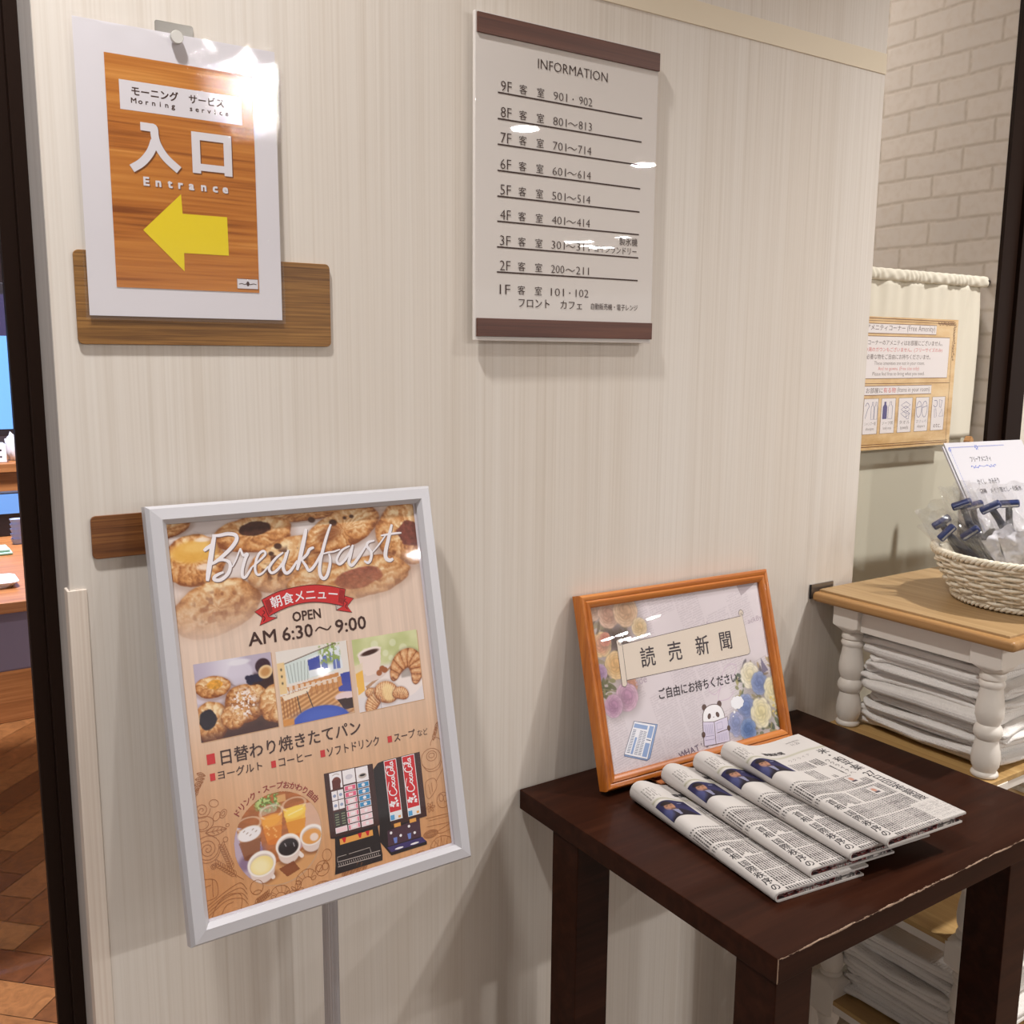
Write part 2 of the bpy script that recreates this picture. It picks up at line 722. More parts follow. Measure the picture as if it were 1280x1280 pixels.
# ================================================================== SETTING
m_lam = mat('wall_laminate', S(222, 211, 198), 0.5, spec=0.35)
_v = coords(m_lam, (330, 330, 2.2))
_f1 = noise(m_lam, _v, 1.0, 2, 0.5, 0.15)
_v = coords(m_lam, (70, 70, 0.5))
_f2 = noise(m_lam, _v, 1.0, 4, 0.6, 0.8)
_v = coords(m_lam, (9, 9, 0.25))
_f3 = noise(m_lam, _v, 1.0, 2, 0.5, 0.5)
_c = ramp(m_lam, _f1, [(0.30, S(200, 187, 172)), (0.5, S(221, 212, 202)), (0.70, S(231, 223, 214))])
_c = mixc(m_lam, 0.55, _c, ramp(m_lam, _f2, [(0.3, S(204, 193, 180)), (0.45, S(222, 213, 203)), (0.7, S(229, 222, 214))]))
_c = mixc(m_lam, 0.35, _c, ramp(m_lam, _f3, [(0.3, S(216, 203, 188)), (0.7, S(228, 221, 213))]))
L(m_lam, _c, bsdf(m_lam).inputs['Base Color'])
bump(m_lam, math_node(m_lam, 'ADD', _f1, _f2), 0.25, 0.0006)

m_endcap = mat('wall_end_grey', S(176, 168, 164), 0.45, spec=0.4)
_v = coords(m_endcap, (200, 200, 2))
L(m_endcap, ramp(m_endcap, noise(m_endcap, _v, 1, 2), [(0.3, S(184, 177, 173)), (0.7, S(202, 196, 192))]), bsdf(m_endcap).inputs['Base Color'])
m_trim = mat('trim_cream', S(228, 214, 190), 0.45)
m_guard = mat('corner_guard_cream', S(230, 217, 204), 0.45)
_v = coords(m_guard, (400, 400, 2))
L(m_guard, ramp(m_guard, noise(m_guard, _v, 1, 2), [(0.3, S(222, 207, 193)), (0.7, S(234, 222, 210))]), bsdf(m_guard).inputs['Base Color'])
m_darkframe = mat('door_frame_dark', S(34, 21, 15), 0.45, spec=0.12)
m_plain = mat('plain_wall', S(226, 218, 205), 0.7)
m_ceil = mat('ceiling_white', S(236, 232, 225), 0.8)

mb = MB().box(0.1575, 1.3513, 0.0, 0.074, 0.0, 2.5, mi=0)
mb.m[-6:] = [0] * 6
# left end face carries its own grey strip
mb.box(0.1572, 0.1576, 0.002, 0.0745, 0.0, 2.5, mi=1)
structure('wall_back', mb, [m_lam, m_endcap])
structure('trim_1', MB().box(0.1578, 1.3513, -0.0014, 0.0002, 1.694, 1.7235, 0.0004), m_trim)
mb = MB().box(0.1558, 0.1727, -0.0022, 0.0, 0.0, 1.040, 0.0008)
mb.box(0.1548, 0.1572, -0.0022, 0.016, 0.0, 1.040, 0.0008)
structure('trim_2', mb, m_guard)

# dark frame of the doorway on the left
mb = MB().box(0.1448, 0.1640, 0.0742, 0.20, 0, 2.5, 0.001)
mb.box(0.1302, 0.1452, 0.084, 0.096, 0, 2.5, 0.001)
mb.box(-0.92, 0.1300, 0.084, 0.19, 2.08, 2.5, 0.001)
mb.box(-0.96, -0.92, 0.0747, 0.20, 0, 2.5, 0.001)
structure('door_1', mb, m_darkframe)
structure('wall_left', MB().box(-3.2, -0.96, 0.0, 0.2, 0, 2.5), m_plain)

# white brick wallpaper beside the curtain
m_brick = mat('brick_wallpaper', S(214, 205, 198), 0.7)
_t = N(m_brick, 'ShaderNodeTexCoord')
_sep = N(m_brick, 'ShaderNodeSeparateXYZ')
L(m_brick, _t.outputs['Object'], _sep.inputs[0])
_cmb = N(m_brick, 'ShaderNodeCombineXYZ')
_wob = noise(m_brick, coords(m_brick, (1, 1, 1)), 22, 3, 0.6)
_wob2 = noise(m_brick, coords(m_brick, (1, 1, 1)), 9, 2, 0.5)
L(m_brick, math_node(m_brick, 'ADD', _sep.outputs['Y'], math_node(m_brick, 'MULTIPLY', _wob, 0.008)), _cmb.inputs[0])
L(m_brick, math_node(m_brick, 'ADD', _sep.outputs['Z'], math_node(m_brick, 'MULTIPLY', _wob2, 0.010)), _cmb.inputs[1])
_bk = N(m_brick, 'ShaderNodeTexBrick')
_bk.offset = 0.5
_bk.inputs['Scale'].default_value = 1.0
_bk.inputs['Brick Width'].default_value = 0.128
_bk.inputs['Row Height'].default_value = 0.0455
_bk.inputs['Mortar Size'].default_value = 0.0060
_bk.inputs['Mortar Smooth'].default_value = 1.0
_bk.inputs['Color1'].default_value = (*S(215, 205, 197), 1)
_bk.inputs['Color2'].default_value = (*S(208, 199, 192), 1)
_bk.inputs['Mortar'].default_value = (*S(188, 176, 164), 1)
L(m_brick, _cmb.outputs[0], _bk.inputs['Vector'])
_mo = mixc(m_brick, ramp(m_brick, noise(m_brick, coords(m_brick, (1, 1, 1)), 60, 3), [(0.45, (0, 0, 0)), (0.75, (1, 1, 1))]), _bk.outputs['Color'], S(206, 194, 184))
L(m_brick, _mo, bsdf(m_brick).inputs['Base Color'])
bump(m_brick, math_node(m_brick, 'SUBTRACT', 1.0, _bk.outputs['Fac']), 0.25, 0.0015)
structure('wall_brick', MB().box(1.8662, 1.95, 0.0965, 1.8, 0, 2.5), m_brick)
structure('wall_recess', MB().box(0.6, 1.95, 1.8, 1.9, 0, 2.5), m_plain)
mb = MB().box(1.866, 1.919, 0.0885, 0.0965, 0, 2.5, 0.001)
mb.box(1.917, 1.973, 0.0800, 0.0990, 0, 2.5, 0.001)
structure('door_2', mb, m_darkframe)
structure('wall_right', MB().box(1.976, 4.6, 0.10, 0.20, 0, 2.5).box(1.973, 1.979, 0.092, 0.102, 0, 2.5), m_plain)
m_pale = mat('pale_green_panel', S(214, 209, 190), 0.6)
structure('wall_niche', MB().box(1.3513, 1.866, 0.135, 0.150, 0.0, 1.36), m_pale)

# floor: herringbone planks behind the doorway, plain boards in the lobby
m_pq = mat('parquet', S(150, 95, 55), 0.28, coat=0.25)
_a = N(m_pq, 'ShaderNodeAttribute', attribute_name='ink')
_v = coords(m_pq, (14, 14, 14))
_g = noise(m_pq, _v, 1.5, 5, 0.65, 1.5)
L(m_pq, mixc(m_pq, 0.8, _a.outputs['Color'], ramp(m_pq, _g, [(0.3, (0.55, 0.5, 0.45)), (0.7, (1.25, 1.2, 1.15))]), 'MULTIPLY'), bsdf(m_pq).inputs['Base Color'])
m_lobby = wood('lobby_boards', S(124, 106, 90), S(142, 124, 108), S(158, 140, 124), 'x', 0.35)
mb = MB()
mb.add([(-9, -16, -0.003), (14, -16, -0.003), (14, 0.0, -0.003), (-9, 0.0, -0.003)], [(0, 1, 2, 3)], 1)
mb.add([(-9, 0, -0.003), (14, 0, -0.003), (14, 6, -0.003), (-9, 6, -0.003)], [(0, 1, 2, 3)], 1)
PW, PL = 0.092, 0.46
cols = []
rnd = random.Random(3)
base_n = len(mb.v)
pal = [S(128, 82, 44), S(148, 100, 58), S(100, 58, 30), S(158, 112, 68), S(116, 72, 38)]
ca = math.sqrt(0.5)
for i in range(-14, 22):
    for j in range(-5, 10):
        # herringbone: each step pairs a plank along +45 with one along -45
        for kind in (0, 1):
            ox = i * PW + j * 2 * PL * 0 
            a0 = i * PW
            b0 = i * PW + j * 2 * PL
            if kind == 0:
                q = [(a0, b0), (a0 + PL, b0), (a0 + PL, b0 + PW), (a0, b0 + PW)]
            else:
                q = [(a0 + PL, b0 + PW - PL), (a0 + PL + PW, b0 + PW - PL), (a0 + PL + PW, b0 + PW), (a0 + PL, b0 + PW)]
            g = 0.0009
            (xa, ya), (xb, yb) = (q[0][0] + g, q[0][1] + g), (q[2][0] - g, q[2][1] - g)
            P = [((x - y) * ca + 0.25, (x + y) * ca * 1.0 + 0.2, 0.0) for x, y in ((xa, ya), (xb, ya), (xb, yb), (xa, yb))]
            cx = sum(p[0] for p in P) / 4
            cy = sum(p[1] for p in P) / 4
            if -0.9 < cx < 1.8 and 0.25 < cy < 4.6:
                mb.add(P, [(0, 1, 2, 3)], 0)
                c = rnd.choice(pal)
                cols += [c] * 4
fl = structure('floor', mb, [m_pq, m_lobby])
_at = fl.data.color_attributes.new('ink', 'FLOAT_COLOR', 'POINT')
_C = np.ones((len(mb.v), 4))
_C[base_n:, :3] = np.array(cols)
_at.data.foreach_set('color', _C.ravel())

mb = MB()
mb.add([(-9, -16, 2.5), (14, -16, 2.5), (14, 0.0, 2.5), (-9, 0.0, 2.5)], [(3, 2, 1, 0)], 0)
mb.add([(-9, 0, 2.5), (14, 0, 2.5), (14, 6, 2.5), (-9, 6, 2.5)], [(3, 2, 1, 0)], 0)
structure('ceiling', mb, m_ceil)
m_far = mat('breakfast_room_wall', S(120, 104, 110), 0.7)
structure('wall_far', MB().box(-3.2, 1.3, 4.6, 4.7, 0, 2.5), m_far)
structure('wall_side', MB().box(1.2, 1.3, 0.2, 4.6, 0, 2.5), m_plain)

# ================================================================== DARK SIDE TABLE
m_dark = mat('dark_stained_wood', S(50, 30, 22), 0.35, spec=0.05, coat=0.06, coat_rough=0.05)
_v = coords(m_dark, (4, 60, 60))
_f = noise(m_dark, _v, 1, 5, 0.6, 0.5)
L(m_dark, ramp(m_dark, _f, [(0.3, S(38, 18, 10)), (0.5, S(46, 22, 13)), (0.72, S(56, 29, 18))]), bsdf(m_dark).inputs['Base Color'])
tb = thing('side_table', 'dark brown square side table with chipped front edge holding the newspapers', 'table', (0.95, -0.22, 0))
TX0, TX1, TY0, TY1, TZ = 0.684, 1.227, -0.440, -0.003, 0.704
for x0, y0 in ((0.6865, -0.4365), (0.6865, -0.126), (1.0945, -0.4365), (1.0945, -0.126)):
    MB().box(x0, x0 + 0.052, y0, y0 + 0.052, 0, TZ - 0.027, 0.0015).build('leg', m_dark, tb, 40)
# bare wood showing through along the chipped front edge of the top (wear in the stain itself)
m_top = m_dark.copy()
m_top.name = 'dark_stained_wood_worn'
_tc = N(m_top, 'ShaderNodeTexCoord')
_sp = N(m_top, 'ShaderNodeSeparateXYZ')
L(m_top, _tc.outputs['Object'], _sp.inputs[0])
_lx, _ly, _lz = _sp.outputs
_n1 = noise(m_top, coords(m_top, (38, 300, 300)), 1, 4, 0.75)
_n2 = noise(m_top, coords(m_top, (260, 260, 260)), 1, 3, 0.7)
_wd = math_node(m_top, 'MULTIPLY', math_node(m_top, 'MAXIMUM', math_node(m_top, 'SUBTRACT', _n1, 0.44), 0.0), 0.0075)
_fr = math_node(m_top, 'LESS_THAN', _ly, math_node(m_top, 'ADD', _wd, TY0 + 0.22 + 0.0004))
_up = math_node(m_top, 'GREATER_THAN', _lz, math_node(m_top, 'SUBTRACT', TZ - 0.0007, _wd))
_lf = math_node(m_top, 'LESS_THAN', _lx, math_node(m_top, 'ADD', math_node(m_top, 'MULTIPLY', _n2, 0.0016), TX0 - 0.95))
_mk = math_node(m_top, 'MULTIPLY', math_node(m_top, 'MAXIMUM', math_node(m_top, 'MULTIPLY', _fr, _up), math_node(m_top, 'MULTIPLY', _lf, math_node(m_top, 'LESS_THAN', _ly, TY0 + 0.2212))), 0.8)
_old = bsdf(m_top).inputs['Base Color'].links[0].from_socket
L(m_top, mixc(m_top, _mk, _old, S(172, 146, 126)), bsdf(m_top).inputs['Base Color'])
MB().box(TX0, TX1, TY0, TY1, TZ - 0.027, TZ, 0.0015).build('tabletop', m_top, tb, 40)

# ================================================================== WHITE SHELF UNIT
m_white = mat('shelf_white_paint', S(232, 224, 214), 0.4, spec=0.45)
m_pine = wood('shelf_pine', S(150, 118, 78), S(170, 138, 97), S(187, 157, 115), 'y', 0.42)
m_edge = wood('shelf_pine_edge', S(146, 104, 58), S(168, 125, 76), S(186, 146, 96), 'y', 0.42)
SX0, SX1, SY0, SY1, SZ = 1.2455, 1.925, -0.336, -0.004, 0.9008
sh = thing('shelf_unit', 'white shelf unit with turned legs and honey pine top beside the dark table', 'shelf', (1.58, -0.17, 0))
mb = MB()
mb.box(SX0, SX1, SY0, SY1, SZ - 0.019, SZ - 0.0035, 0.006, 0, None, 4)
mb.build('top_moulding', m_edge, sh, 35)
MB().box(SX0 + 0.013, SX1 - 0.013, SY0 + 0.014, SY1 - 0.004, SZ - 0.008, SZ, 0.0015).build('top_board', m_pine, sh, 35)
BX0, BX1 = 1.262, 1.888
BY0, BY1 = -0.312, -0.034
BW = 0.047
TOPZ = SZ - 0.019


def turned(mb, x, y, zt, zb, bulbs=1):
    H = zt - zb
    P = [(0, 13), (.02, 16), (.05, 17.5), (.075, 17), (.085, 14.5), (.10, 16.5), (.125, 17.8), (.15, 16.5), (.165, 14.8), (.26, 17), (.36, 19.2), (.43, 18.8),
         (.49, 15.5), (.505, 14.6), (.525, 17), (.56, 19.2), (.595, 19.4), (.63, 17.3), (.65, 14.9), (.67, 15.6), (.75, 18.2), (.83, 19.6), (.90, 18.3), (.94, 15.5), (.95, 15.2),
         (.965, 17.6), (.985, 18.6), (1, 17.4)]
    prof = [(r / 1000, zt - t * H) for t, r in P]
    mb.lathe(prof, 36, Matrix.Translation((x, y, 0)))


for bx in (BX0 + BW / 2, BX1 - BW / 2):
    for by in (BY0 + BW / 2, BY1 - BW / 2):
        mb = MB()
        for zt, zb in ((TOPZ, 0.838), (0.678, 0.630), (0.436, 0.380), (0.248, 0.173)):
            hw = BW / 2
            rings = []
            stops = [(zb, 0.70), (zb + 0.006, 0.92), (zb + 0.012, 1.0), (zt - 0.012, 1.0), (zt - 0.006, 0.92), (zt, 0.70)]
            if zt == TOPZ:
                stops = stops[:3] + [(zt, 1.0)]
            if zt == 0.678:
                stops = stops[:3] + [(zt, 1.0)]
            vs, fs = [], []
            for z, k in stops:
                rr = 0.004 if k == 1 else 0.012
                ring = []
                for sx, sy in ((1, 1), (-1, 1), (-1, -1), (1, -1)):
                    h = hw * k
                    a, b = (h - rr * (1 if k < 1 else 0.4)), h
                    pts = [(b * sx, a * sy), (a * sx, b * sy)]
                    if sx * sy < 0:
                        pts = pts[::-1]
                    ring += pts
                vs += [(bx + px, by + py, z) for px, py in ring]
            n = 8
            for i in range(len(stops) - 1):
                for k in range(n):
                    fs.append((i * n + k, i * n + (k + 1) % n, (i + 1) * n + (k + 1) % n, (i + 1) * n + k))
            fs.append(tuple(range(n))[::-1])
            fs.append(tuple((len(stops) - 1) * n + k for k in range(n)))
            mb.add(vs, fs)
        turned(mb, bx, by, 0.840, 0.686)
        turned(mb, bx, by, 0.632, 0.435)
        turned(mb, bx, by, 0.382, 0.247)
        mb.lathe([(0.013, 0.175), (0.018, 0.165), (0.0145, 0.155), (0.019, 0.10), (0.016, 0.05), (0.013, 0.02), (0.016, 0.0)], 32, Matrix.Translation((bx, by, 0)))
        mb.build('leg', m_white, sh, 50)
# aprons under the top
for (x0, x1, y0, y1) in ((BX0 + 0.008, BX0 + 0.022, BY0 + BW, BY1 - BW), (BX1 - 0.022, BX1 - 0.008, BY0 + BW, BY1 - BW),
                         (BX0 + BW, BX1 - BW, BY0 + 0.008, BY0 + 0.022), (BX0 + BW, BX1 - BW, BY1 - 0.022, BY1 - 0.008)):
    MB().box(x0, x1, y0, y1, 0.845, TOPZ, 0.001).build('apron', m_white, sh, 40)
m_board = wood('shelf_board_pine', S(160, 122, 72), S(182, 146, 92), S(200, 166, 112), 'y', 0.45)
for zt in (0.685, 0.426, 0.215):
    b = MB().box(BX0 + 0.002, BX1 - 0.002, BY0 + 0.002, BY1 - 0.002, zt - 0.008, zt, 0.001).build('shelf_board', m_board, sh, 40)
    mb = MB()
    e = -0.0085
    mb.box(BX0 + 0.004, BX0 + 0.0125, BY0 + BW * 0.9, BY1 - BW * 0.9, zt - 0.022, zt + e, 0.001)
    mb.box(BX1 - 0.0125, BX1 - 0.004, BY0 + BW * 0.9, BY1 - BW * 0.9, zt - 0.022, zt + e, 0.001)
    mb.box(BX0 + BW * 0.9, BX1 - BW * 0.9, BY0 + 0.004, BY0 + 0.0125, zt - 0.022, zt + e, 0.001)
    mb.box(BX0 + BW * 0.9, BX1 - BW * 0.9, BY1 - 0.0125, BY1 - 0.004, zt - 0.022, zt + e, 0.001)
    mb.build('shelf_rail', m_white, sh, 40)

# steel angle that fixes the shelf to the wall
m_steel = mat('zinc_steel', S(150, 146, 144), 0.35, 0.9)
m_rubber = mat('black_edge', S(26, 24, 24), 0.5)
br = thing('wall_bracket', 'small grey metal bracket fixed to the wall behind the shelf corner', 'bracket', (1.255, -0.002, 0.896))
MB().box(1.2462, 1.300, -0.0028, -0.0002, 0.8845, 0.9078, 0.0006).build('plate', m_steel, br, 40)
MB().box(1.2444, 1.2466, -0.0032, -0.0002, 0.8845, 0.9078, 0.0004).build('edge', m_rubber, br, 40, 'black edge strip')

# ================================================================== BREAKFAST ROOM SEEN THROUGH THE DOORWAY
m_cwood = wood('counter_wood', S(120, 72, 36), S(160, 102, 56), S(186, 126, 74), 'x', 0.35)
m_greyp = mat('grey_plastic', S(120, 108, 128), 0.5)
m_whitep = mat('white_plastic', S(225, 222, 224), 0.4)
st = thing('serving_table', 'wooden serving table with a grey front behind the dark door frame', 'table', (-0.1, 1.75, 0))
MB().box(-0.5, 0.70, 1.345, 2.25, 0.695, 0.72, 0.003).build('tabletop', m_cwood, st, 40)
MB().box(-0.48, 0.66, 1.37, 1.39, 0.556, 0.695, 0.006, 0, None, 3).build('front_panel', m_greyp, st, 40, 'grey panel')
for x in (-0.45, 0.62):
    for y in (1.40, 2.18):
        MB().box(x, x + 0.05, y, y + 0.05, 0, 0.695, 0.003).build('leg', m_greyp, st, 40)

tr = thing('serving_tray', 'shallow white tray with rounded corners at the front of the serving table', 'tray', (0.24, 1.535, 0.72))


def rrect(x0, x1, y0, y1, r, n=6):
    P = []
    for cx, cy, a0 in ((x1 - r, y1 - r, 0), (x0 + r, y1 - r, 90), (x0 + r, y0 + r, 180), (x1 - r, y0 + r, 270)):
        for k in range(n + 1):
            a = math.radians(a0 + 90 * k / n)
            P.append((cx + r * math.cos(a), cy + r * math.sin(a)))
    return P


def dish(mb, x0, x1, y0, y1, z, h, r, wall=0.004, flare=0.012):
    loops = [(flare, 0), (0, h), (wall, h), (flare + wall, wall)]
    vs, fs = [], []
    n = None
    for ins, dz in loops:
        P = rrect(x0 + ins, x1 - ins, y0 + ins, y1 - ins, r)
        n = len(P)
        vs += [(x, y, z + dz) for x, y in P]
    for i in range(len(loops) - 1):
        for k in range(n):
            fs.append((i * n + k, i * n + (k + 1) % n, (i + 1) * n + (k + 1) % n, (i + 1) * n + k))
    fs.append(tuple(range(n))[::-1])
    fs.append(tuple(3 * n + k for k in range(n)))
    mb.add(vs, fs)


mb = MB()
dish(mb, 0.12, 0.286, 1.482, 1.592, 0.7203, 0.014, 0.02)
mb.build('tray_body', m_whitep, tr, 45)
m_green = mat('mint_cloth', S(150, 190, 170), 0.6)
np_ = thing('folded_cloth', 'pale green folded cloth lying behind the white tray', 'cloth', (0.25, 1.95, 0.72))
mb = MB()
mb.box(0.17, 0.322, 1.90, 1.985, 0.7203, 0.728, 0.003)
mb.box(0.17, 0.316, 1.905, 1.982, 0.728, 0.736, 0.003)
mb.build('cloth_fold', m_green, np_, 50)
m_bowl = mat('pale_blue_ceramic', S(150, 165, 205), 0.3)
for k in range(5):
    b = thing('bowl', ['lowest', 'second', 'third', 'fourth', 'topmost'][k] + ' pale blue bowl of the small stack on the serving table', 'bowl', (0.353, 2.06, 0.7205 + 0.014 * k), group='stacked blue bowls')
    mb = MB()
    z = 0.7205 + 0.014 * k
    mb.lathe([(0.010, z), (0.0115, z), (0.0117, z + 0.002), (0.0155, z + 0.012), (0.0165, z + 0.0165), (0.0160, z + 0.0165), (0.0150, z + 0.0152), (0.0110, z + 0.0150), (0.001, z + 0.0148)], 28, Matrix.Translation((0.353, 2.06, 0)))
    mb.build('bowl_body', m_bowl, b, 60)
# low display screen lying in front of the counter
m_scr = mat('lit_blue_screen', S(60, 100, 160), 0.3, emit=S(120, 178, 240), estr=0.85)
m_scr2 = mat('lit_pale_screen', S(60, 100, 160), 0.3, emit=S(120, 168, 230), estr=0.7)
m_blk = mat('black_plastic', S(30, 24, 28), 0.4)
dp = thing('display_case', 'dark display case with a pale blue lit top strip behind the bowls', 'display case', (0.1, 2.25, 0.72))
MB().box(-0.2, 0.42, 2.201, 2.245, 0.7203, 0.850, 0.003).build('case_body', m_blk, dp, 40)
MB().box(-0.19, 0.41, 2.198, 2.202, 0.788, 0.846).build('lit_strip', m_scr2, dp, None, 'pale blue lit strip')
bc = thing('back_counter', 'brown wooden counter under the bright blue screen', 'counter', (0.2, 2.9, 0))
MB().box(-0.7, 0.9, 2.60, 3.1, 0.865, 0.895, 0.003).build('countertop', m_cwood, bc, 40)
MB().box(-0.68, 0.88, 2.62, 3.08, 0.0, 0.865, 0.003).build('counter_body', m_cwood, bc, 40)
tv = thing('monitor', 'large dark-framed monitor glowing bright blue above the wooden counter', 'monitor', (0.2, 2.95, 0.895))
MB().box(-0.5, 0.62, 2.93, 2.98, 0.96, 1.50, 0.004).build('casing', m_blk, tv, 40)
MB().box(-0.48, 0.60, 2.9275, 2.931, 0.985, 1.315).build('screen', m_scr, tv, None, 'bright blue lit screen')
m_purp = mat('dim_purple_panel', S(48, 42, 72), 0.4)
MB().box(-0.48, 0.60, 2.9275, 2.931, 1.315, 1.46).build('screen_top', m_purp, tv, None, 'dark purple upper panel')
MB().box(0.0, 0.12, 2.90, 3.02, 0.8953, 0.962, 0.004).build('foot', m_blk, tv, 40)
bx = thing('storage_box', 'small cream box with punched holes on the wooden counter', 'box', (0.36, 2.66, 0.895))
mb = MB().box(0.29, 0.407, 2.63, 2.71, 0.8953, 0.957, 0.004)
mb.build('box_body', m_whitep, bx, 40)
mb = MB()
for i in range(5):
    for j in range(2):
        M = Matrix.Translation((0.305 + 0.021 * i, 2.6305, 0.915 + 0.022 * j)) @ Matrix.Rotation(PI / 2, 4, 'X')
        mb.lathe([(0.0035, -0.0006), (0.0035, 0.0006)], 12, M)
mb.build('holes', m_blk, bx, None, 'dark punched holes')
bg = thing('white_bag', 'crumpled white bag beside the punched cream box', 'bag', (0.435, 2.70, 0.895))
bm = bmesh.new()
bmesh.ops.create_icosphere(bm, subdivisions=3, radius=1)
for v in bm.verts:
    k = 1 + 0.25 * math.sin(7 * v.co.x + 3 * v.co.z) * math.cos(5 * v.co.y)
    v.co = Vector((0.434 + 0.022 * v.co.x * k, 2.70 + 0.03 * v.co.y, 0.9385 + max(-0.043, 0.048 * v.co.z * k)))
MB().bm(bm).build('bag_body', m_whitep, bg, 60)

# ================================================================== DIRECTORY BOARD
m_acr = mat('white_acrylic', S(222, 215, 210), 0.6, spec=0.1, coat=0.9, coat_rough=0.012)
m_walnut = wood('walnut_strip', S(64, 34, 24), S(92, 52, 38), S(112, 68, 48), 'x', 0.4, bmp=0.1)
bd = thing('directory_board', 'white acrylic floor directory with walnut strips, headed INFORMATION', 'sign', (0.744, -0.001, 1.284))
mb = MB()
mb.box(0.6078, 0.8806, -0.0125, -0.0065, 1.2837, 1.6458, 0.0012)
for x in (0.63, 0.86):
    for z in (1.30, 1.63):
        mb.lathe([(0.006, -0.0066), (0.006, -0.0003)], 16, Matrix.Translation((x, 0, z)) @ Matrix.Rotation(-PI / 2, 4, 'X'))
mb.build('panel', m_acr, bd, 40)
for z0, z1 in ((1.6222, 1.6437), (1.2887, 1.3098)):
    MB().box(0.6098, 0.8806, -0.0150, -0.0124, z0, z1, 0.0006).build('wood_strip', m_walnut, bd, 40, 'dark walnut strip')
m_br = ink('brown_ink', 62, 42, 36)
P = Print()
P.text('INFORMATION', 81.5, 185.6, 38.9, 49.6, m_br, bold=-0.008)
lines_v = [84.0, 112.4, 140.4, 169.3, 197.8, 225.9, 254.9, 283.4]
rooms = ['901・902', '801～813', '701～714', '601～614', '501～514', '401～414', '301～311', '200～211', '101・102']
for k in range(9):
    b = (lines_v[k] - 2.2) if k < 8 else 308.6
    P.text('%dF' % (9 - k), 30.2, 45.0, b - 11.2, b, m_br, bold=-0.01)
    P.glyph('客', 60.8, b - 5.6, 11.4, m_br)
    P.glyph('室', 85.6, b - 5.6, 11.4, m_br)
    bb = b - 0.8
    P.text(rooms[k][:3], 104.6, 124.3, bb - 9.3, bb, m_br, bold=-0.012)
    P.text(rooms[k][4:], 142.6, 162.6, bb - 9.3, bb, m_br, bold=-0.012)
    if rooms[k][3] == '～':
        P.curve([(126.5, bb - 3.6), (130.2, bb - 5.6), (134.0, bb - 4.4), (137.0, bb - 3.2), (140.6, bb - 5.4)], 0.9, m_br)
    else:
        P.ell(133.4, bb - 4.4, 0.95, 0.95, m_br)
    if k < 8:
        P.rect(26.2, lines_v[k] - 0.85, 243.0, lines_v[k] + 0.85, m_br)
P.text('製氷機', 210.6, 240.8, 231.0, 241.0, m_br)
P.text('コインランドリー', 170.8, 239.6, 243.4, 251.8, m_br)
P.text('フロント', 57.0, 102.8, 312.6, 322.8, m_br)
P.text('カフェ', 119.6, 153.0, 313.0, 322.8, m_br)
P.text('自動販売機・電子レンジ', 167.2, 243.8, 314.3, 322.2, m_br)
P.build('lettering', bd, ((0.612, -0.0127, 1.6467), (1, 0, 0), (0, 0, 1), (0, -1, 0)), 0.0001, 'dark brown lettering')

# ================================================================== ENTRANCE NOTICE AND WOOD PLATES
m_plate = wood('plate_oak', S(88, 54, 20), S(138, 95, 44), S(170, 124, 64), 'x', 0.42, 1.6, bmp=0.08, fine=0.55)
m_plate2 = wood('plate_brown', S(74, 38, 14), S(120, 72, 34), S(148, 98, 52), 'x', 0.42, 1.6, bmp=0.08, fine=0.55)


def plate(name, x0, x1, z0, z1, m, label):
    t = thing(name, label, 'sign plate', ((x0 + x1) / 2, -0.001, z0))
    vs = rrect(x0, x1, z0, z1, 0.005)
    mb = MB().prism([(x, -z) for x, z in vs], 0, 0.0032, 0, Matrix.Rotation(-PI / 2, 4, 'X') @ Matrix.Scale(1, 4), 0.0006)
    # prism was made in x,-z with depth along y
    for i, v in enumerate(mb.v):
        mb.v[i] = (v[0], -abs(v[1]) - 0.0002, v[2])
    mb.build('board', m, t, 40)
    return t


plate('wood_plate', 0.1786, 0.4322, 1.2748, 1.3612, m_plate, 'wide oak-coloured wooden plate behind the white entrance notice')
plate('wood_plate', 0.1795, 0.4335, 1.0685, 1.1108, m_plate2, 'narrow brown wooden plate half hidden by the silver poster frame')

m_paper = mat('white_paper', S(232, 228, 234), 0.6, spec=0.2)
en = thing('entrance_notice', 'laminated white notice with a brown wood print and yellow arrow', 'notice', (0.284, -0.006, 1.30))
MB().box(0.1895, 0.3770, -0.0060, -0.0056, 1.3015, 1.5640).build('sheet', m_paper, en)
m_nw = mat('printed_wood', S(190, 118, 50), 0.5, spec=0.3)
_v = coords(m_nw, (3.5, 1, 120))
_a1 = noise(m_nw, _v, 1, 3, 0.6, 0.4)
_v = coords(m_nw, (2.2, 1, 16))
_a2 = noise(m_nw, _v, 1, 2, 0.5, 0.7)
_v = coords(m_nw, (7, 1, 330))
_a3 = noise(m_nw, _v, 1, 2, 0.5)
_m = math_node(m_nw, 'ADD', math_node(m_nw, 'ADD', math_node(m_nw, 'MULTIPLY', _a1, 0.3), math_node(m_nw, 'MULTIPLY', _a2, 0.3)), math_node(m_nw, 'MULTIPLY', _a3, 0.4))
L(m_nw, ramp(m_nw, _m, [(0.36, S(140, 74, 22)), (0.46, S(190, 114, 44)), (0.56, S(206, 132, 56)), (0.68, S(226, 158, 80))]), bsdf(m_nw).inputs['Base Color'])
k_wh = ink('print_white', 226, 222, 228)
k_ye = ink('arrow_yellow', 240, 214, 40)
k_bk = ink('print_brown_black', 70, 46, 40)
k_sh = ink('print_shadow_brown', 120, 70, 34)
P = Print()
P.rect(26.5, 27.5, 164.8, 236.7, m_nw, 1)
P.rect(38.3, 49.0, 152.8, 75.2, k_wh, 2)
P.text('モーニング', 49.2, 91.6, 53.4, 61.6, k_bk, 3, 0.022)
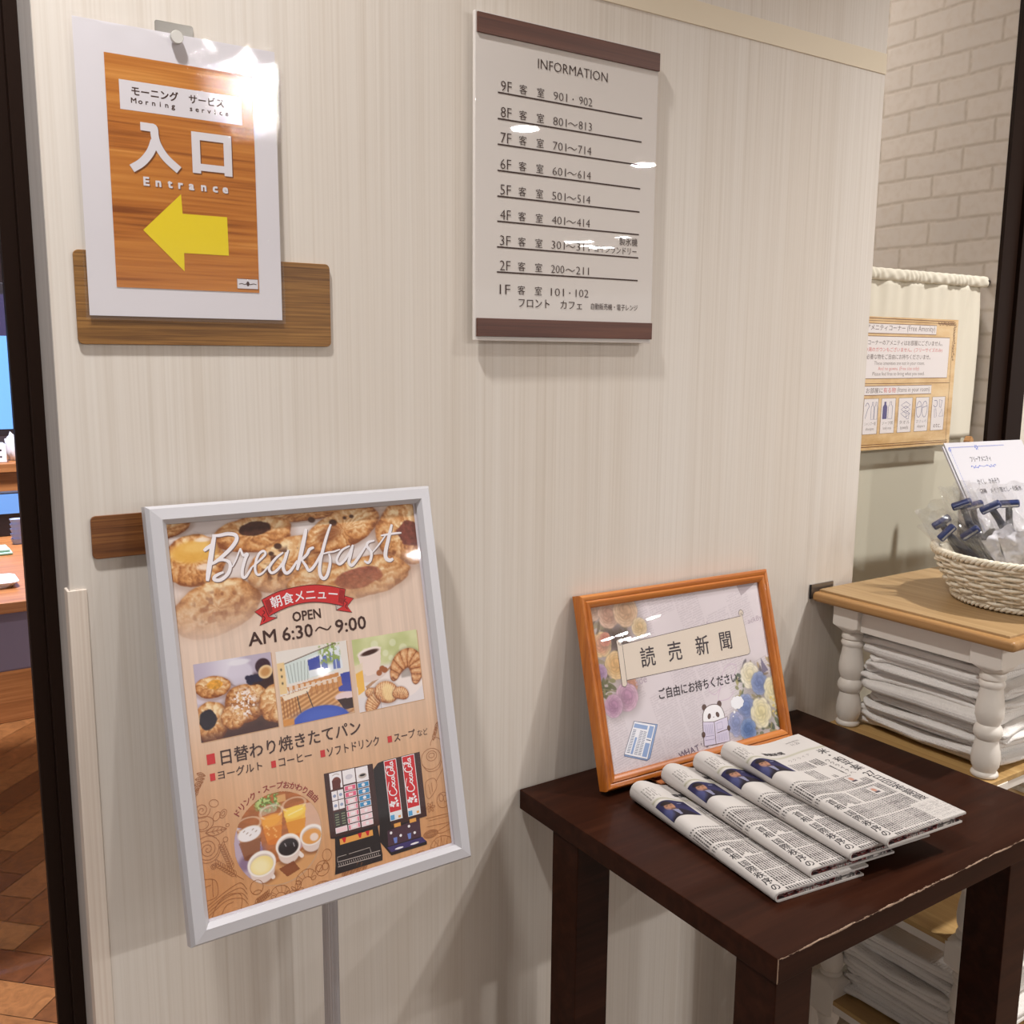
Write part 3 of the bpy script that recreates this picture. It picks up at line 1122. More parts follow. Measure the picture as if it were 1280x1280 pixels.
P.text('サービス', 101.8, 135.3, 53.4, 61.2, k_bk, 3, 0.022)
for i, ch in enumerate('Morning'):
    P.glyph(ch, 50.6 + i * 6.0, 66.0, 6.6, k_bk, bold=0.022, sx=1.12)
for i, ch in enumerate('service'):
    P.glyph(ch, 103.4 + i * 5.75, 66.0, 6.6, k_bk, bold=0.022, sx=1.12)
iri = [[(55.4, 88.2), (64.5, 88.4), (67.6, 89.0), (68.2, 96.0), (70.5, 104.0), (77.5, 114.5), (89.4, 124.4)], [(67.8, 100.0), (63.5, 110.5), (55.5, 120.5), (45.8, 127.3)]]
for dx, mm, ly in ((1.0, k_sh, 3), (0, k_wh, 4)):
    for s in iri:
        P.line([(x + dx, y + dx) for x, y in smooth_line(s, 5)], 7.4, mm, ly)
    for a in ((102.4 + dx, 86.9 + dx, 141.3 + dx, 94.2 + dx), (102.4 + dx, 86.9 + dx, 110.4 + dx, 125.3 + dx), (133.4 + dx, 86.9 + dx, 141.3 + dx, 125.3 + dx), (102.4 + dx, 116.1 + dx, 141.3 + dx, 122.6 + dx)):
        P.rect(*a, mm, ly)
for i, (ch, x) in enumerate(zip('Entrance', (58.4, 69.4, 80.2, 90.2, 100.6, 112.4, 123.6, 133.6))):
    P.glyph(ch, x + 0.7, 137.9, 10.8, k_sh, 3, bold=0.05, sx=1.08)
    P.glyph(ch, x, 137.3, 10.8, k_wh, 4, bold=0.05, sx=1.08)
P.poly([(53.2, 182.6), (90.2, 146.5), (90.9, 164.6), (134.4, 164.4), (134.7, 201.5), (90.7, 201.6), (90.4, 219.1)], k_ye, 3)
P.rect(142.1, 223.2, 163.8, 233.4, k_wh, 3)
P.outline([(142.3, 223.4), (163.6, 223.4), (163.6, 233.2), (142.3, 233.2)], 0.4, k_sh, 4)
P.curve([(144, 228.8), (147, 228.2), (150, 228.9), (153, 227.6), (155.5, 228.8), (159, 228.0), (162, 228.7)], 0.7, k_bk, 4)
P.ell(153.2, 228.2, 1.5, 2.4, k_bk, 4)
P.build('print', en, ((0.18835, -0.0063, 1.565), (1, 0, 0), (0, 0, 1), (0, -1, 0)), 0.00008)
m_film = film('laminate_film', 0.01, 0.035, 520, 0.035)
mb = MB()
nx, nz = 40, 50
rnd = random.Random(2)
vs, fs = [], []
for j in range(nz + 1):
    for i in range(nx + 1):
        x = 0.1862 + (0.3800 - 0.1862) * i / nx
        z = 1.2978 + (1.5672 - 1.2978) * j / nz
        top = max(0, (z - 1.545) / 0.022)
        y = -0.0076 - 0.0006 * math.sin(x * 150 + z * 40) * math.sin(z * 210) * top
        vs.append((x, y, z))
for j in range(nz):
    for i in range(nx):
        a = j * (nx + 1) + i
        fs.append((a, a + 1, a + nx + 2, a + nx + 1))
mb.add(vs, fs)
mb.build('laminate_film', m_film, en, 180, 'clear plastic laminate')
m_brush = mat('brushed_steel', S(158, 154, 149), 0.3, 0.85)
_v = coords(m_brush, (500, 30, 500))
bump(m_brush, noise(m_brush, _v, 1, 2), 0.15, 0.0004)
ms = thing('metal_strip', 'small brushed metal strip on the wall above the entrance notice', 'metal strip', (0.28, -0.001, 1.565))
mb = MB().prism([(x, -z) for x, z in rrect(0.2629, 0.2985, 1.5625, 1.5752, 0.002)], 0, 0.001, 0, None, 0.0003)
mb.v = [(v[0], -v[2] - 0.0002, -v[1]) for v in mb.v]
mb.build('strip', m_brush, ms, 40)
mg = thing('magnet', 'round silver magnet pinning the notice to the metal strip', 'magnet', (0.2800, -0.008, 1.5600))
MB().lathe([(0.0057, 0.0), (0.0060, 0.0004), (0.0060, 0.0036), (0.0055, 0.0042)], 32, Matrix.Translation((0.2800, -0.0083, 1.5600)) @ Matrix.Rotation(PI / 2, 4, 'X')).build('disc', mat('magnet_nickel', S(208, 205, 200), 0.35, 0.6), mg, 40)

# ================================================================== BREAKFAST POSTER ON ITS STAND
def plane_axes(yaw, tilt, roll):
    y, t, r = (math.radians(a) for a in (yaw, tilt, roll))
    u = np.array([math.cos(y), math.sin(y), 0])
    b = np.array([-math.sin(y), math.cos(y), 0])
    v = np.array([0, 0, 1]) * math.cos(t) + b * math.sin(t)
    c, s = math.cos(r), math.sin(r)
    U, V = c * u + s * v, -s * u + c * v
    return U, V, np.cross(U, V)


def plane_M(c, U, V, Nn):
    return Matrix(((U[0], V[0], Nn[0], c[0]), (U[1], V[1], Nn[1], c[1]), (U[2], V[2], Nn[2], c[2]), (0, 0, 0, 1)))


def mitred_frame(parent, M, wd, ht, prof, mats, name, smooth=35, groove=None):
    """four mitred rails round a wd x ht opening; prof = (outward, height) points of the section"""
    n = len(prof)
    for (sx, sy, ax) in ((0, 1, 'h'), (0, -1, 'h'), (1, 0, 'v'), (-1, 0, 'v')):
        vs = []
        for e in (-1, 1):
            for o, d in prof:
                if ax == 'h':
                    vs.append(M @ Vector((e * (wd / 2 + o), sy * (ht / 2 + o), d)))
                else:
                    vs.append(M @ Vector((sx * (wd / 2 + o), e * (ht / 2 + o), d)))
        fs = [(k, (k + 1) % n, n + (k + 1) % n, n + k) for k in range(n)]
        fs += [tuple(range(n))[::-1], tuple(n + k for k in range(n))]
        MB().add(vs, fs).build(name, mats[0] if ax == 'h' else mats[-1], parent, smooth)


m_alu = mat('silver_aluminium', S(196, 194, 199), 0.36, 0.15, spec=0.6)
_f = noise(m_alu, coords(m_alu, (900, 900, 900)), 1, 1)
bump(m_alu, _f, 0.05, 0.0002)
m_pole = mat('pole_aluminium', S(188, 186, 192), 0.32, 0.55)
ps = thing('poster_stand', 'silver framed breakfast menu poster on a floor pole, tilted back', 'poster stand', (0.385, -0.06, 0))
pU, pV, pN = plane_axes(0.75212538, 13.16713281, -0.29105847)
pc = np.array([0.37902836, -0.08, 0.915266])
pM = plane_M(pc, pU, pV, pN)
pw, ph = 0.27585, 0.38417
mitred_frame(ps, pM, pw, ph, [(0, -0.004), (0, 0), (0.0046, 0.0050), (0.0155, 0.0040), (0.0186, -0.0010), (0.0192, -0.011), (0.004, -0.011), (0.004, -0.004)], [m_alu], 'frame_rail', 25)
MB().box(-pw / 2 - 0.017, pw / 2 + 0.017, -ph / 2 - 0.017, ph / 2 + 0.017, -0.0105, -0.0046, 0, 0, pM).build('back_panel', m_pole, ps)

# -- the printed picture, painted in millimetres
PWm, PHm = 278.6, 386.0
g = Pic(PWm, PHm, 0.75, (240, 205, 172))
X, Y = g.X, g.Y
grain = fbm(X * 1.0, Y * 0.03, 0.5, 2, 3)
grain2 = fbm(X * 1.0, Y * 0.05, 0.12, 6, 2)
t = sst(120, 385, Y)[..., None]
basec = C3(230, 205, 188) * (1 - t) + C3(214, 158, 110) * t
side = (sst(70, 0, X) * sst(180, 380, Y) * 0.55 + sst(215, 279, X) * sst(240, 385, Y) * 0.2)[..., None]
basec = basec * (1 - side) + C3(204, 134, 78) * side
basec = basec * (0.93 + 0.10 * grain[..., None] + 0.05 * (grain2[..., None] - 0.5))
g.I = basec
clothf = (1 - sst(45, 95, Y)) * (1 - sst(205, 250, X) * 0.75)
g.mix(clothf, C3(226, 214, 212) * (0.95 + 0.06 * fbm(X, Y, 0.03, 4)[..., None]))
g.ln(28, 10, 75, 26, 0.6, (196, 182, 182), 0.6)
fade = 1 - 0.96 * sst(30, 112, Y)
fd2 = 1 - 0.96 * sst(40, 132, Y)
g.pastry(-2, 6, 28, 9, -0.15, 11, 8, alpha=fade)
g.rc(120, -5, 175, 8, (196, 120, 70), 0.9, 2)
g.pastry(150, 1, 46, 8, -0.05, 14, 12, alpha=fade)
g.pastry(26, 39, 31, 26, 0.05, 3, 12, alpha=np.minimum(fade * 1.35, 1), swirl=9)
g.el(26, 30, 23, 11, (226, 172, 76), -0.05, 0.9, 0.25)
g.el(30, 26, 15, 5, (240, 200, 120), -0.05, 0.6, 0.5)
g.el(36, 46, 9, 3.2, (250, 230, 214), 0.0, 0.85, 0.4)
g.el(36, 19, 8, 2.2, (244, 232, 226), 0.0, 0.7, 0.4)
g.pastry(88, 18, 41, 18, -0.06, 5, 10, fill=(74, 40, 28), fr=0.42, fo=(0.05, -0.30), alpha=np.minimum(fade * 1.2, 1), swirl=3)
g.pastry(118, 52, 44, 25, -0.35, 7, 9, alpha=np.minimum(fade * 1.25, 1), dots=(70, 34, 24))
g.pastry(186, 22, 46, 20, -0.30, 8, 16, alpha=np.minimum(fade * 1.1, 1), swirl=2)
g.el(170, 26, 14, 8, (120, 62, 34), -0.4, 0.6 , 0.5)
for (dx, dy, rr) in ((176, 14, 4.6), (198, 9, 2.6), (190, 10, 2.2), (152, 9, 4), (112, 33, 4.2), (104, 40, 3)):
    g.el(dx, dy, rr, rr * 0.75, (72, 40, 28), 0.2, 0.95)
g.pastry(262, 34, 38, 34, 0.3, 9, 11, fill=(122, 64, 52), fr=0.42, fo=(0.12, -0.05), alpha=np.minimum(fade * 1.1, 1))
g.pastry(150, 74, 34, 18, -0.2, 15, 9, alpha=np.minimum(fd2 * 1.0, 1))
g.pastry(205, 76, 56, 22, -0.10, 10, 10, fill=(150, 84, 66), fr=0.52, fo=(-0.1, -0.05), alpha=np.minimum(fd2 * 1.15, 1))
g.pastry(42, 88, 46, 27, -0.22, 12, 8, alpha=np.minimum(fd2 * 1.15, 1), dots=(130, 76, 54))
m_pic = picture_ink('poster_picture_ink', 0.5, 0.98)


def shadow_rect(x0, y0, x1, y1):
    pass


# photo 1: danish pastries on a dark table
x0, y0, x1, y1 = 13.4, 139.6, 92.0, 216.0
q = Pic(x1 - x0, y1 - y0, 0.62, (64, 42, 42), x0, y0)
fx, fy = (q.X - x0) / (x1 - x0), (q.Y - y0) / (y1 - y0)
q.mix(1 - sst(0.24, 0.34, fy + 0.05 * fx), (188, 176, 196))
q.mix((1 - sst(0.2, 0.34, fy)) * sst(0.0, 0.5, fx) * (1 - sst(0.5, 0.7, fx)), (226, 220, 232))
q.el(x0 + 45, y0 + 17, 13, 13, (214, 206, 222), 0, 0.95, 0.15)
q.el(x0 + 45, y0 + 5, 11, 3, (232, 228, 236), 0, 0.9, 0.3)
q.el(x0 + 16, y0 + 34, 26, 13, (196, 184, 200), 0.05, 1, 0.06)
q.el(x0 + 16, y0 + 32, 23, 10, (214, 202, 214), 0.05, 1, 0.1)
q.pastry(x0 + 17, y0 + 25, 18, 11, 0.05, 21, 9, fill=(224, 160, 66), fr=0.45, fo=(0.1, -0.2))
for k in range(9):
    q.el(x0 + 52 + (k % 4) * 4 + (k // 4), y0 + 22 + (k // 4) * 3.6, 2.6, 2.4, (46, 42, 66), 0, 1, 0.3)
q.el(x0 + 69, y0 + 13, 8, 8, (64, 40, 52), 0, 1, 0.1)
q.el(x0 + 71, y0 + 19, 7.6, 6.6, (236, 206, 160), -0.4, 1, 0.1)
q.el(x0 + 71, y0 + 19, 5.2, 4.4, (190, 130, 72), -0.4, 0.8, 0.4)
q.pastry(x0 + 12, y0 + 58, 17, 20, 0.1, 23, 10, fill=(40, 30, 40), fr=0.52, fo=(-0.2, -0.1))
q.pastry(x0 + 47, y0 + 47, 21, 19, 0.5, 25, 12, tone=-0.1)
q.pastry(x0 + 58, y0 + 40, 12, 10, 0.2, 27, 8)
q.pastry(x0 + 34, y0 + 58, 13, 12, 0.2, 29, 8)
pwd = fbm(q.X, q.Y, 0.55, 31, 2)
q.mix(sst(0.5, 0.62, pwd) * (1 - sst(9, 17, np.hypot(q.X - x0 - 46, (q.Y - y0 - 46) * 0.9))), (246, 232, 226))
q.pastry(x0 + 80, y0 + 52, 19, 20, 0.4, 33, 10, tone=0.1)
q.rc(x0, y0 + 70, x1, y1 + 2, (84, 50, 46), 0.55, 4)
ph1 = q
# photo 2: the breakfast room
x0, y0, x1, y1 = 97.0, 140.6, 175.8, 217.4
q = Pic(x1 - x0, y1 - y0, 0.62, (232, 224, 218), x0, y0)
q.pg([(x0 + 8, y0 + 14), (x0 + 62, y0 + 2), (x0 + 62, y0 + 30), (x0 + 10, y0 + 35)], (214, 224, 222))
q.pg([(x0 + 32, y0 + 12), (x0 + 70, y0 + 4), (x0 + 72, y0 + 28), (x0 + 34, y0 + 32)], (228, 232, 238))
q.pg([(x0 + 33, y0 + 14), (x0 + 47, y0 + 11), (x0 + 47, y0 + 24), (x0 + 34, y0 + 25)], (72, 84, 170))
for (a, b, c, d) in ((50, 12, 55, 26), (57, 10, 60, 20), (61, 12, 64, 28), (65, 16, 69, 28), (48, 16, 50, 24)):
    q.rc(x0 + a, y0 + b, x0 + c, y0 + d, (84, 100, 176), 0.85)
gr = fbm(q.X, q.Y, 0.4, 41, 3)
q.mix(sst(0.52, 0.6, gr) * (1 - sst(y0 + 18, y0 + 24, q.Y)) * sst(x0 + 44, x0 + 50, q.X) * (1 - sst(x0 + 68, x0 + 72, q.X)), (150, 170, 96), )
for k in range(7):
    q.ln(x0 + 10 + k * 4, y0 + 16 - k * 0.5, x0 + 12 + k * 3.2, y0 + 34, 0.5, (90, 96, 96), 0.7)
q.ln(x0 + 7, y0 + 14, x0 + 66, y0 + 1, 0.9, (96, 70, 54))
q.rc(x0, y0 + 12, x0 + 8, y0 + 44, (236, 202, 146), 0.9)
for k in range(3):
    q.el(x0 + 4, y0 + 19 + k * 7, 0.9, 1.2, (80, 70, 60))
q.pg([(x0 + 8, y0 + 38), (x0 + 66, y0 + 32), (x0 + 66, y0 + 36), (x0 + 9, y0 + 42)], (206, 140, 82))
q.pg([(x0, y0 + 46), (x0 + 70, y0 + 36), (x1 + 1, y0 + 52), (x1 + 1, y1), (x0, y1)], (206, 146, 90))
fl2 = np.sin((q.X - x0) * 0.55 + (q.Y - y0) * 1.35) * 0.5 + 0.5
q.mix(sst(y0 + 44, y0 + 50, q.Y) * 0.55 * fl2, (240, 196, 140))
q.mix(sst(y0 + 44, y0 + 50, q.Y) * 0.35 * (1 - fl2), (140, 84, 44))
for k in range(9):
    xx = x0 + 10 + k * 6.2
    q.rc(xx, y0 + 37, xx + 4, y0 + 42, (236, 214, 196), 0.9)
    q.ln(xx, y0 + 42, xx - 0.6, y0 + 50, 0.7, (170, 110, 66))
    q.ln(xx + 4, y0 + 42, xx + 4.6, y0 + 50, 0.7, (170, 110, 66))
for k in range(5):
    xx = x0 + 2 + k * 3.4
    q.ln(xx, y0 + 48, xx + 0.5, y0 + 68, 0.9, (150, 92, 50))
q.pg([(x0 + 2, y0 + 46), (x0 + 34, y0 + 42), (x0 + 30, y0 + 47), (x0 + 4, y0 + 51)], (240, 222, 200))
q.ln(x0 + 18, y0 + 49, x0 + 20, y0 + 66, 1.0, (56, 44, 44))
q.ln(x0 + 29, y0 + 46, x0 + 34, y0 + 64, 1.0, (56, 44, 44))
q.pg([(x0 + 68, y0 + 34), (x1 + 1, y0 + 33), (x1 + 1, y0 + 55), (x0 + 64, y0 + 52), (x0 + 64, y0 + 48), (x0 + 69, y0 + 46)], (66, 78, 168))
q.el(x0 + 71, y0 + 58, 12, 4.5, (232, 206, 208), 0, 1)
q.pg([(x0 + 61, y0 + 60), (x1 + 1, y0 + 61), (x1 + 1, y0 + 72), (x0 + 68, y0 + 72), (x0 + 65, y0 + 66)], (60, 36, 34))
q.el(x0 + 42, y0 + 80, 32, 17, (58, 82, 178), 0.06, 1)
q.el(x0 + 42, y0 + 74, 26, 9, (88, 112, 204), 0.06, 0.6, 0.6)
q.rc(x0, y0 + 70, x0 + 12, y1, (216, 146, 74), 0.9)
ph2 = q
# photo 3: coffee and croissants
x0, y0, x1, y1 = 182.0, 141.4, 261.0, 219.4
q = Pic(x1 - x0, y1 - y0, 0.62, (196, 202, 146), x0, y0)
bk = fbm(q.X, q.Y, 0.07, 51, 2)[..., None]
q.I = C3(180, 188, 124) * (1 - bk) + C3(232, 230, 190) * bk
for k, (a, b, r_) in enumerate(((26, 9, 4.5), (38, 20, 3.5), (14, 14, 3), (48, 10, 4), (60, 18, 5), (44, 26, 3))):
    q.el(x0 + a, y0 + b, r_, r_, (236, 236, 214), 0, 0.5, 0.2)
q.mix(sst(y0 + 28, y0 + 36, q.Y), (232, 220, 216))
q.mix(sst(y0 + 62, y0 + 64, q.Y) * 0.5, (222, 216, 224))
q.pg([(x0 + 10, y0 + 52), (x0 + 44, y0 + 34), (x0 + 45, y0 + 36), (x0 + 12, y0 + 55)], (176, 126, 84), 0.8)
q.el(x0 + 20, y0 + 42, 17, 5.5, (226, 206, 200), -0.1, 1, 0.06)
q.pg([(x0 + 5, y0 + 17), (x0 + 33, y0 + 13), (x0 + 31, y0 + 30), (x0 + 26, y0 + 40), (x0 + 13, y0 + 41), (x0 + 8, y0 + 33)], (238, 218, 210))
q.el(x0 + 19, y0 + 15.5, 14.2, 4.2, (244, 230, 224), -0.14)
q.el(x0 + 19.5, y0 + 16.4, 10.5, 2.6, (66, 34, 26), -0.14)
q.pg([(x0, y0 + 36), (x0 + 9, y0 + 33), (x0 + 9, y0 + 56), (x0 + 1, y0 + 60)], (240, 186, 84))
q.pg([(x0, y0 + 28), (x0 + 10, y0 + 26), (x0 + 9, y0 + 34), (x0, y0 + 37)], (232, 214, 190), 0.8)
for (a, b) in ((28, 40), (32, 36), (35, 38)):
    q.el(x0 + a, y0 + b, 3.4, 3.2, (164, 96, 58), 0, 1, 0.15)


def croissant(q, pts, r, seed, dk=0.0):
    D = np.array(smooth_line(pts, 7))
    n = len(D)
    best = np.full(q.X.shape, 9.0)
    tt = np.zeros(q.X.shape)
    sd = np.zeros(q.X.shape)
    for i in range(n):
        t_ = i / (n - 1)
        rr_ = r * (1 - 0.62 * abs(2 * t_ - 1) ** 2.2)
        j = min(max(i, 1), n - 2)
        tg = (D[j + 1] - D[j - 1]) / (np.hypot(*(D[j + 1] - D[j - 1])) + 1e-9)
        dx, dy = q.X - D[i][0], q.Y - D[i][1]
        d = np.hypot(dx, dy) / rr_
        m_ = d < best
        best = np.where(m_, d, best)
        tt = np.where(m_, t_ + 0.30 * (dx * tg[0] + dy * tg[1]) / (n * 0.5), tt)
        sd = np.where(m_, dy / rr_, sd)
    n1 = fbm(q.X, q.Y, 0.5, seed, 4)
    band = (tt * 9 + 0.25 * sd) % 1
    v = 0.62 - 0.30 * sd + 0.30 * np.exp(-((band - 0.35) / 0.22) ** 2) - 0.42 * np.exp(-((band - 0.95) / 0.10) ** 2) + 0.55 * (n1 - 0.5) - 0.5 * sst(0.6, 1.0, best) + dk
    v = np.clip(v, 0, 1)[..., None]
    a_, b_, c_ = C3(138, 76, 42), C3(206, 142, 92), C3(240, 204, 160)
    col = np.where(v < 0.5, a_ + (b_ - a_) * v * 2, b_ + (c_ - b_) * (v - 0.5) * 2)
    q.mix(0.3 * (1 - sst(0.95, 1.3, best)), (120, 90, 80))
    q.mix(1 - sst(0.94, 1.02, best), col)


q.el(x0 + 52, y0 + 56, 29, 17, (240, 226, 222), -0.1, 0.9, 0.04)
q.rc(x0 + 54, y0 + 40, x0 + 66, y0 + 50, (158, 146, 140), 0.8, 1.5)
croissant(q, [(x0 + 45, y0 + 48), (x0 + 50, y0 + 38), (x0 + 58, y0 + 31), (x0 + 67, y0 + 30), (x0 + 73, y0 + 36), (x0 + 74, y0 + 46), (x0 + 71, y0 + 56)], 11, 61, -0.12)
croissant(q, [(x0 + 12, y0 + 58), (x0 + 20, y0 + 62), (x0 + 27, y0 + 62)], 7, 71, -0.06)
croissant(q, [(x0 + 12, y0 + 78), (x0 + 17, y0 + 70), (x0 + 26, y0 + 63)], 8, 75)
croissant(q, [(x0 + 26, y0 + 60), (x0 + 34, y0 + 62), (x0 + 42, y0 + 66)], 12, 81, 0.04)
q.el(x0 + 36, y0 + 63, 7, 10, (246, 218, 160), -0.2, 0.75, 0.3)
croissant(q, [(x0 + 44, y0 + 66), (x0 + 51, y0 + 66), (x0 + 57, y0 + 70)], 7, 85, -0.05)
q.ln(x0 + 26, y0 + 66, x0 + 26, y1, 0.7, (150, 140, 150), 0.6)
ph3 = q
# round photo: drinks
ccx, ccy, cr = 79.6, 325.6, 45.8
q = Pic(2 * cr, 2 * cr, 0.6, (188, 118, 70), ccx - cr, ccy - cr)
X, Y = q.X, q.Y
q.I = C3(176, 104, 56) * (0.85 + 0.3 * fbm(X * 0.3, Y, 0.3, 91)[..., None])
q.pg([(34, 302), (60, 316), (64, 352), (50, 372), (30, 350)], (186, 166, 186))
q.pg([(104, 298), (126, 300), (126, 352), (118, 360), (108, 330)], (222, 182, 160), 0.9)
q.pg([(96, 330), (104, 318), (104, 340), (98, 344)], (196, 170, 186), 0.8)
q.pg([(58, 352), (126, 340), (126, 372), (60, 372)], (214, 158, 104))
q.el(50, 338, 16, 8, (120, 92, 126), -0.5, 0.7, 0.3)
lf = fbm(X, Y, 0.45, 95, 2)
pm = (1 - sst(7, 12, np.hypot((X - 72.5) * 0.72, Y - 288)))
q.mix(pm * sst(0.36, 0.46, lf), C3(92, 116, 52) * (0.7 + 0.9 * lf[..., None]))
q.mix(pm * sst(0.56, 0.64, lf), (190, 206, 130))
q.pg([(62, 292), (82, 290), (80, 299), (64, 300)], (206, 196, 186), 0.5)
q.rc(82, 284, 91, 291, (222, 168, 110), 0.9)


def glass(cx, yt, r, h, cols, foam=None):
    q.pg([(cx - r, yt), (cx + r, yt), (cx + r * 0.62, yt + h), (cx - r * 0.62, yt + h)], cols[0], 0.92)
    q.el(cx, yt + h, r * 0.62, 3, cols[1])
    q.pg([(cx - r * 0.95, yt + h * 0.45), (cx + r * 0.9, yt + h * 0.45), (cx + r * 0.62, yt + h), (cx - r * 0.62, yt + h)], cols[1], 0.6)
    q.el(cx, yt + 5.5, r * 0.97, 6, cols[2], -0.1)
    q.mix(0.5 * (1 - sst(0.06, 0.16, abs(np.hypot((X - cx) / r, (Y - yt + 2.5) / 6.5) - 1))), (250, 232, 214))
    if foam:
        q.el(cx, yt + 7, r * 0.95, 7, foam, -0.1)
        for k in range(5):
            q.ln(cx - 6 + k * 3, yt + 4 + (k % 3) * 2.5, cx - 4.4 + k * 3, yt + 3 + (k % 3) * 2.5, 0.7, (150, 120, 100))


glass(50.5, 307, 12.5, 30, ((176, 118, 76), (124, 66, 34), (220, 196, 176)), (240, 234, 236))
glass(74.5, 301, 11.5, 27, ((236, 160, 70), (214, 118, 34), (226, 150, 70)))
q.el(74, 307, 9.5, 5.4, (240, 168, 66), -0.1, 0.9)
glass(99, 299, 12.2, 30, ((246, 192, 70), (216, 124, 30), (250, 206, 92)))
q.el(99, 304, 10.5, 5, (250, 214, 96), -0.1, 0.9)
q.ln(92, 306, 107, 303, 1.2, (255, 238, 180), 0.8)
for k in range(10):
    q.el(68 + (k * 7.3) % 14, 311 + (k * 3.7) % 13, 0.8, 0.7, (255, 214, 140), 0, 0.8)


def cup(cx, cy, rx, ry, drink, hx, hy, depth=11):
    q.el(cx + 1, cy + depth + 3, rx * 0.9, ry * 0.5, (110, 58, 34), 0, 0.7, 0.4)
    q.ln(cx + hx * 0.75, cy + hy * 0.7, cx + hx, cy + hy, 4.2, (240, 226, 220))
    q.el(cx, cy + depth * 0.65, rx * 0.86, ry * 0.95, (226, 206, 198))
    q.rc(cx - rx * 0.88, cy, cx + rx * 0.88, cy + depth * 0.6, (226, 206, 198), 0.9, 1.5)
    q.el(cx, cy, rx, ry, (246, 238, 234))
    q.el(cx, cy + 0.8, rx * 0.84, ry * 0.80, (214, 196, 188))
    q.el(cx, cy + 1.6, rx * 0.80, ry * 0.72, drink)


cup(114, 331.5, 12.8, 10.5, (226, 158, 84), 13, 11)
q.el(116.5, 334.5, 4.6, 4, (240, 220, 212), 0.3, 0.95, 0.2)
cup(88.4, 335.5, 13.2, 11.6, (38, 24, 26), 13, 14)
q.ln(85, 333, 86, 336, 0.8, (220, 214, 220), 0.8)
q.ln(94, 334.5, 94.6, 338, 0.8, (220, 214, 220), 0.8)
q.pg([(76, 356), (92, 352), (98, 362), (84, 366)], (128, 66, 36), 0.85)
cup(59.5, 346, 14.6, 12.6, (244, 222, 150), 10, 16)
q.el(58, 348, 9, 7, (250, 238, 196), 0.4, 0.8, 0.5)
phc = q

P = Print()
P.raster(g.I, 0, 0, PWm, PHm, m_pic, 0)
k_sh2 = ink('photo_edge_tan', 196, 156, 122)
for q in (ph1, ph2, ph3):
    a, b, c, d = q.box
    P.rect(a + 0.8, b + 0.8, c + 0.9, d + 0.9, k_sh2, 1)
    P.raster(q.I, a, b, c, d, m_pic, 2)
P.ell(ccx + 0.9, ccy + 0.9, cr, cr, k_sh2, 1, 64)
a, b, c, d = phc.box
P.raster(phc.I, a, b, c, d, m_pic, 2, np.hypot(phc.X - ccx, phc.Y - ccy) < cr)
k_marg = ink('paper_margin', 214, 206, 212)
P.rect(274.4, -1, 279.5, 387, k_marg, 9)
P.rect(-1, 382.8, 279.5, 387, k_marg, 9)
# brush lettering
BS = {'B1': [(35.6, 30.2), (38.7, 27.9), (42.9, 25.7), (45.9, 23.6)],
'B2': [(48.1, 14.8), (44.9, 25.4), (41.6, 38.1), (38.2, 50.7), (35.9, 60.2)],
'B3': [(45.5, 15.6), (52.0, 16.2), (61.2, 15.3), (68.7, 17.3), (69.5, 22.2), (63.8, 29.3), (54.8, 36.5), (46.1, 42.1), (40.4, 44.1)],
'B4': [(46.1, 42.1), (53.3, 40.8), (59.6, 44.0), (59.9, 50.2), (56.2, 56.3), (49.2, 60.5), (43.2, 59.8), (43.5, 56.8), (48.8, 54.4), (53.0, 53.4)],
'r1': [(62.1, 49.2), (67.0, 41.8), (72.3, 31.2)],
'r2': [(72.3, 31.2), (74.6, 38.5), (78.9, 37.8), (76.2, 42.8), (72.3, 52.6), (71.7, 60.1), (75.3, 60.1), (82.0, 51.6)],
'e': [(82.0, 51.6), (90.0, 46.3), (97.6, 39.9), (95.9, 36.4), (90.8, 39.2), (86.7, 47.0), (85.3, 55.1), (87.4, 59.9), (92.8, 58.5), (99.4, 52.5)],
'a1': [(117.0, 39.9), (108.3, 45.2), (100.3, 53.7), (101.8, 59.5), (107.9, 57.7), (115.9, 49.7), (120.2, 40.2)],
'a2': [(122.8, 37.9), (118.7, 46.3), (115.1, 54.2), (117.0, 61.4), (122.7, 59.7), (131.2, 50.1)],
'k1': [(144.8, 17.8), (140.8, 29.6), (135.1, 45.7), (129.8, 60.0)],
'k2': [(151.1, 38.1), (145.9, 39.9), (142.5, 44.7), (134.9, 50.5)],
'k3': [(136.2, 50.0), (139.9, 56.4), (143.0, 61.8), (149.9, 56.9), (159.8, 43.5)],
'f1': [(173.1, 15.5), (168.1, 25.0), (162.4, 37.8), (156.8, 52.8), (154.5, 64.6), (156.5, 71.4), (161.1, 70.8), (165.6, 62.2), (168.0, 52.8), (167.2, 46.7)],
'f2': [(160.8, 46.0), (166.7, 45.2), (173.2, 44.9), (180.6, 43.2)],
'a3': [(192.2, 40.7), (182.4, 44.6), (175.4, 53.6), (177.8, 59.0), (185.2, 54.7), (191.7, 46.8), (195.6, 39.9)],
'a4': [(196.2, 39.9), (192.0, 50.5), (189.0, 58.2), (192.2, 61.8), (200.5, 54.5), (211.4, 42.7)],
's1': [(222.2, 37.8), (214.5, 39.0), (212.6, 43.4), (216.6, 50.0), (214.9, 57.9), (211.1, 61.2), (207.1, 58.5)],
's2': [(217.8, 50.8), (227.9, 41.8), (237.4, 32.1)],
't1': [(245.4, 21.9), (239.6, 36.7), (234.0, 51.2), (233.7, 58.4), (237.9, 61.3), (242.3, 59.9)],
't2': [(230.4, 33.1), (243.7, 32.3), (256.1, 32.2)]}
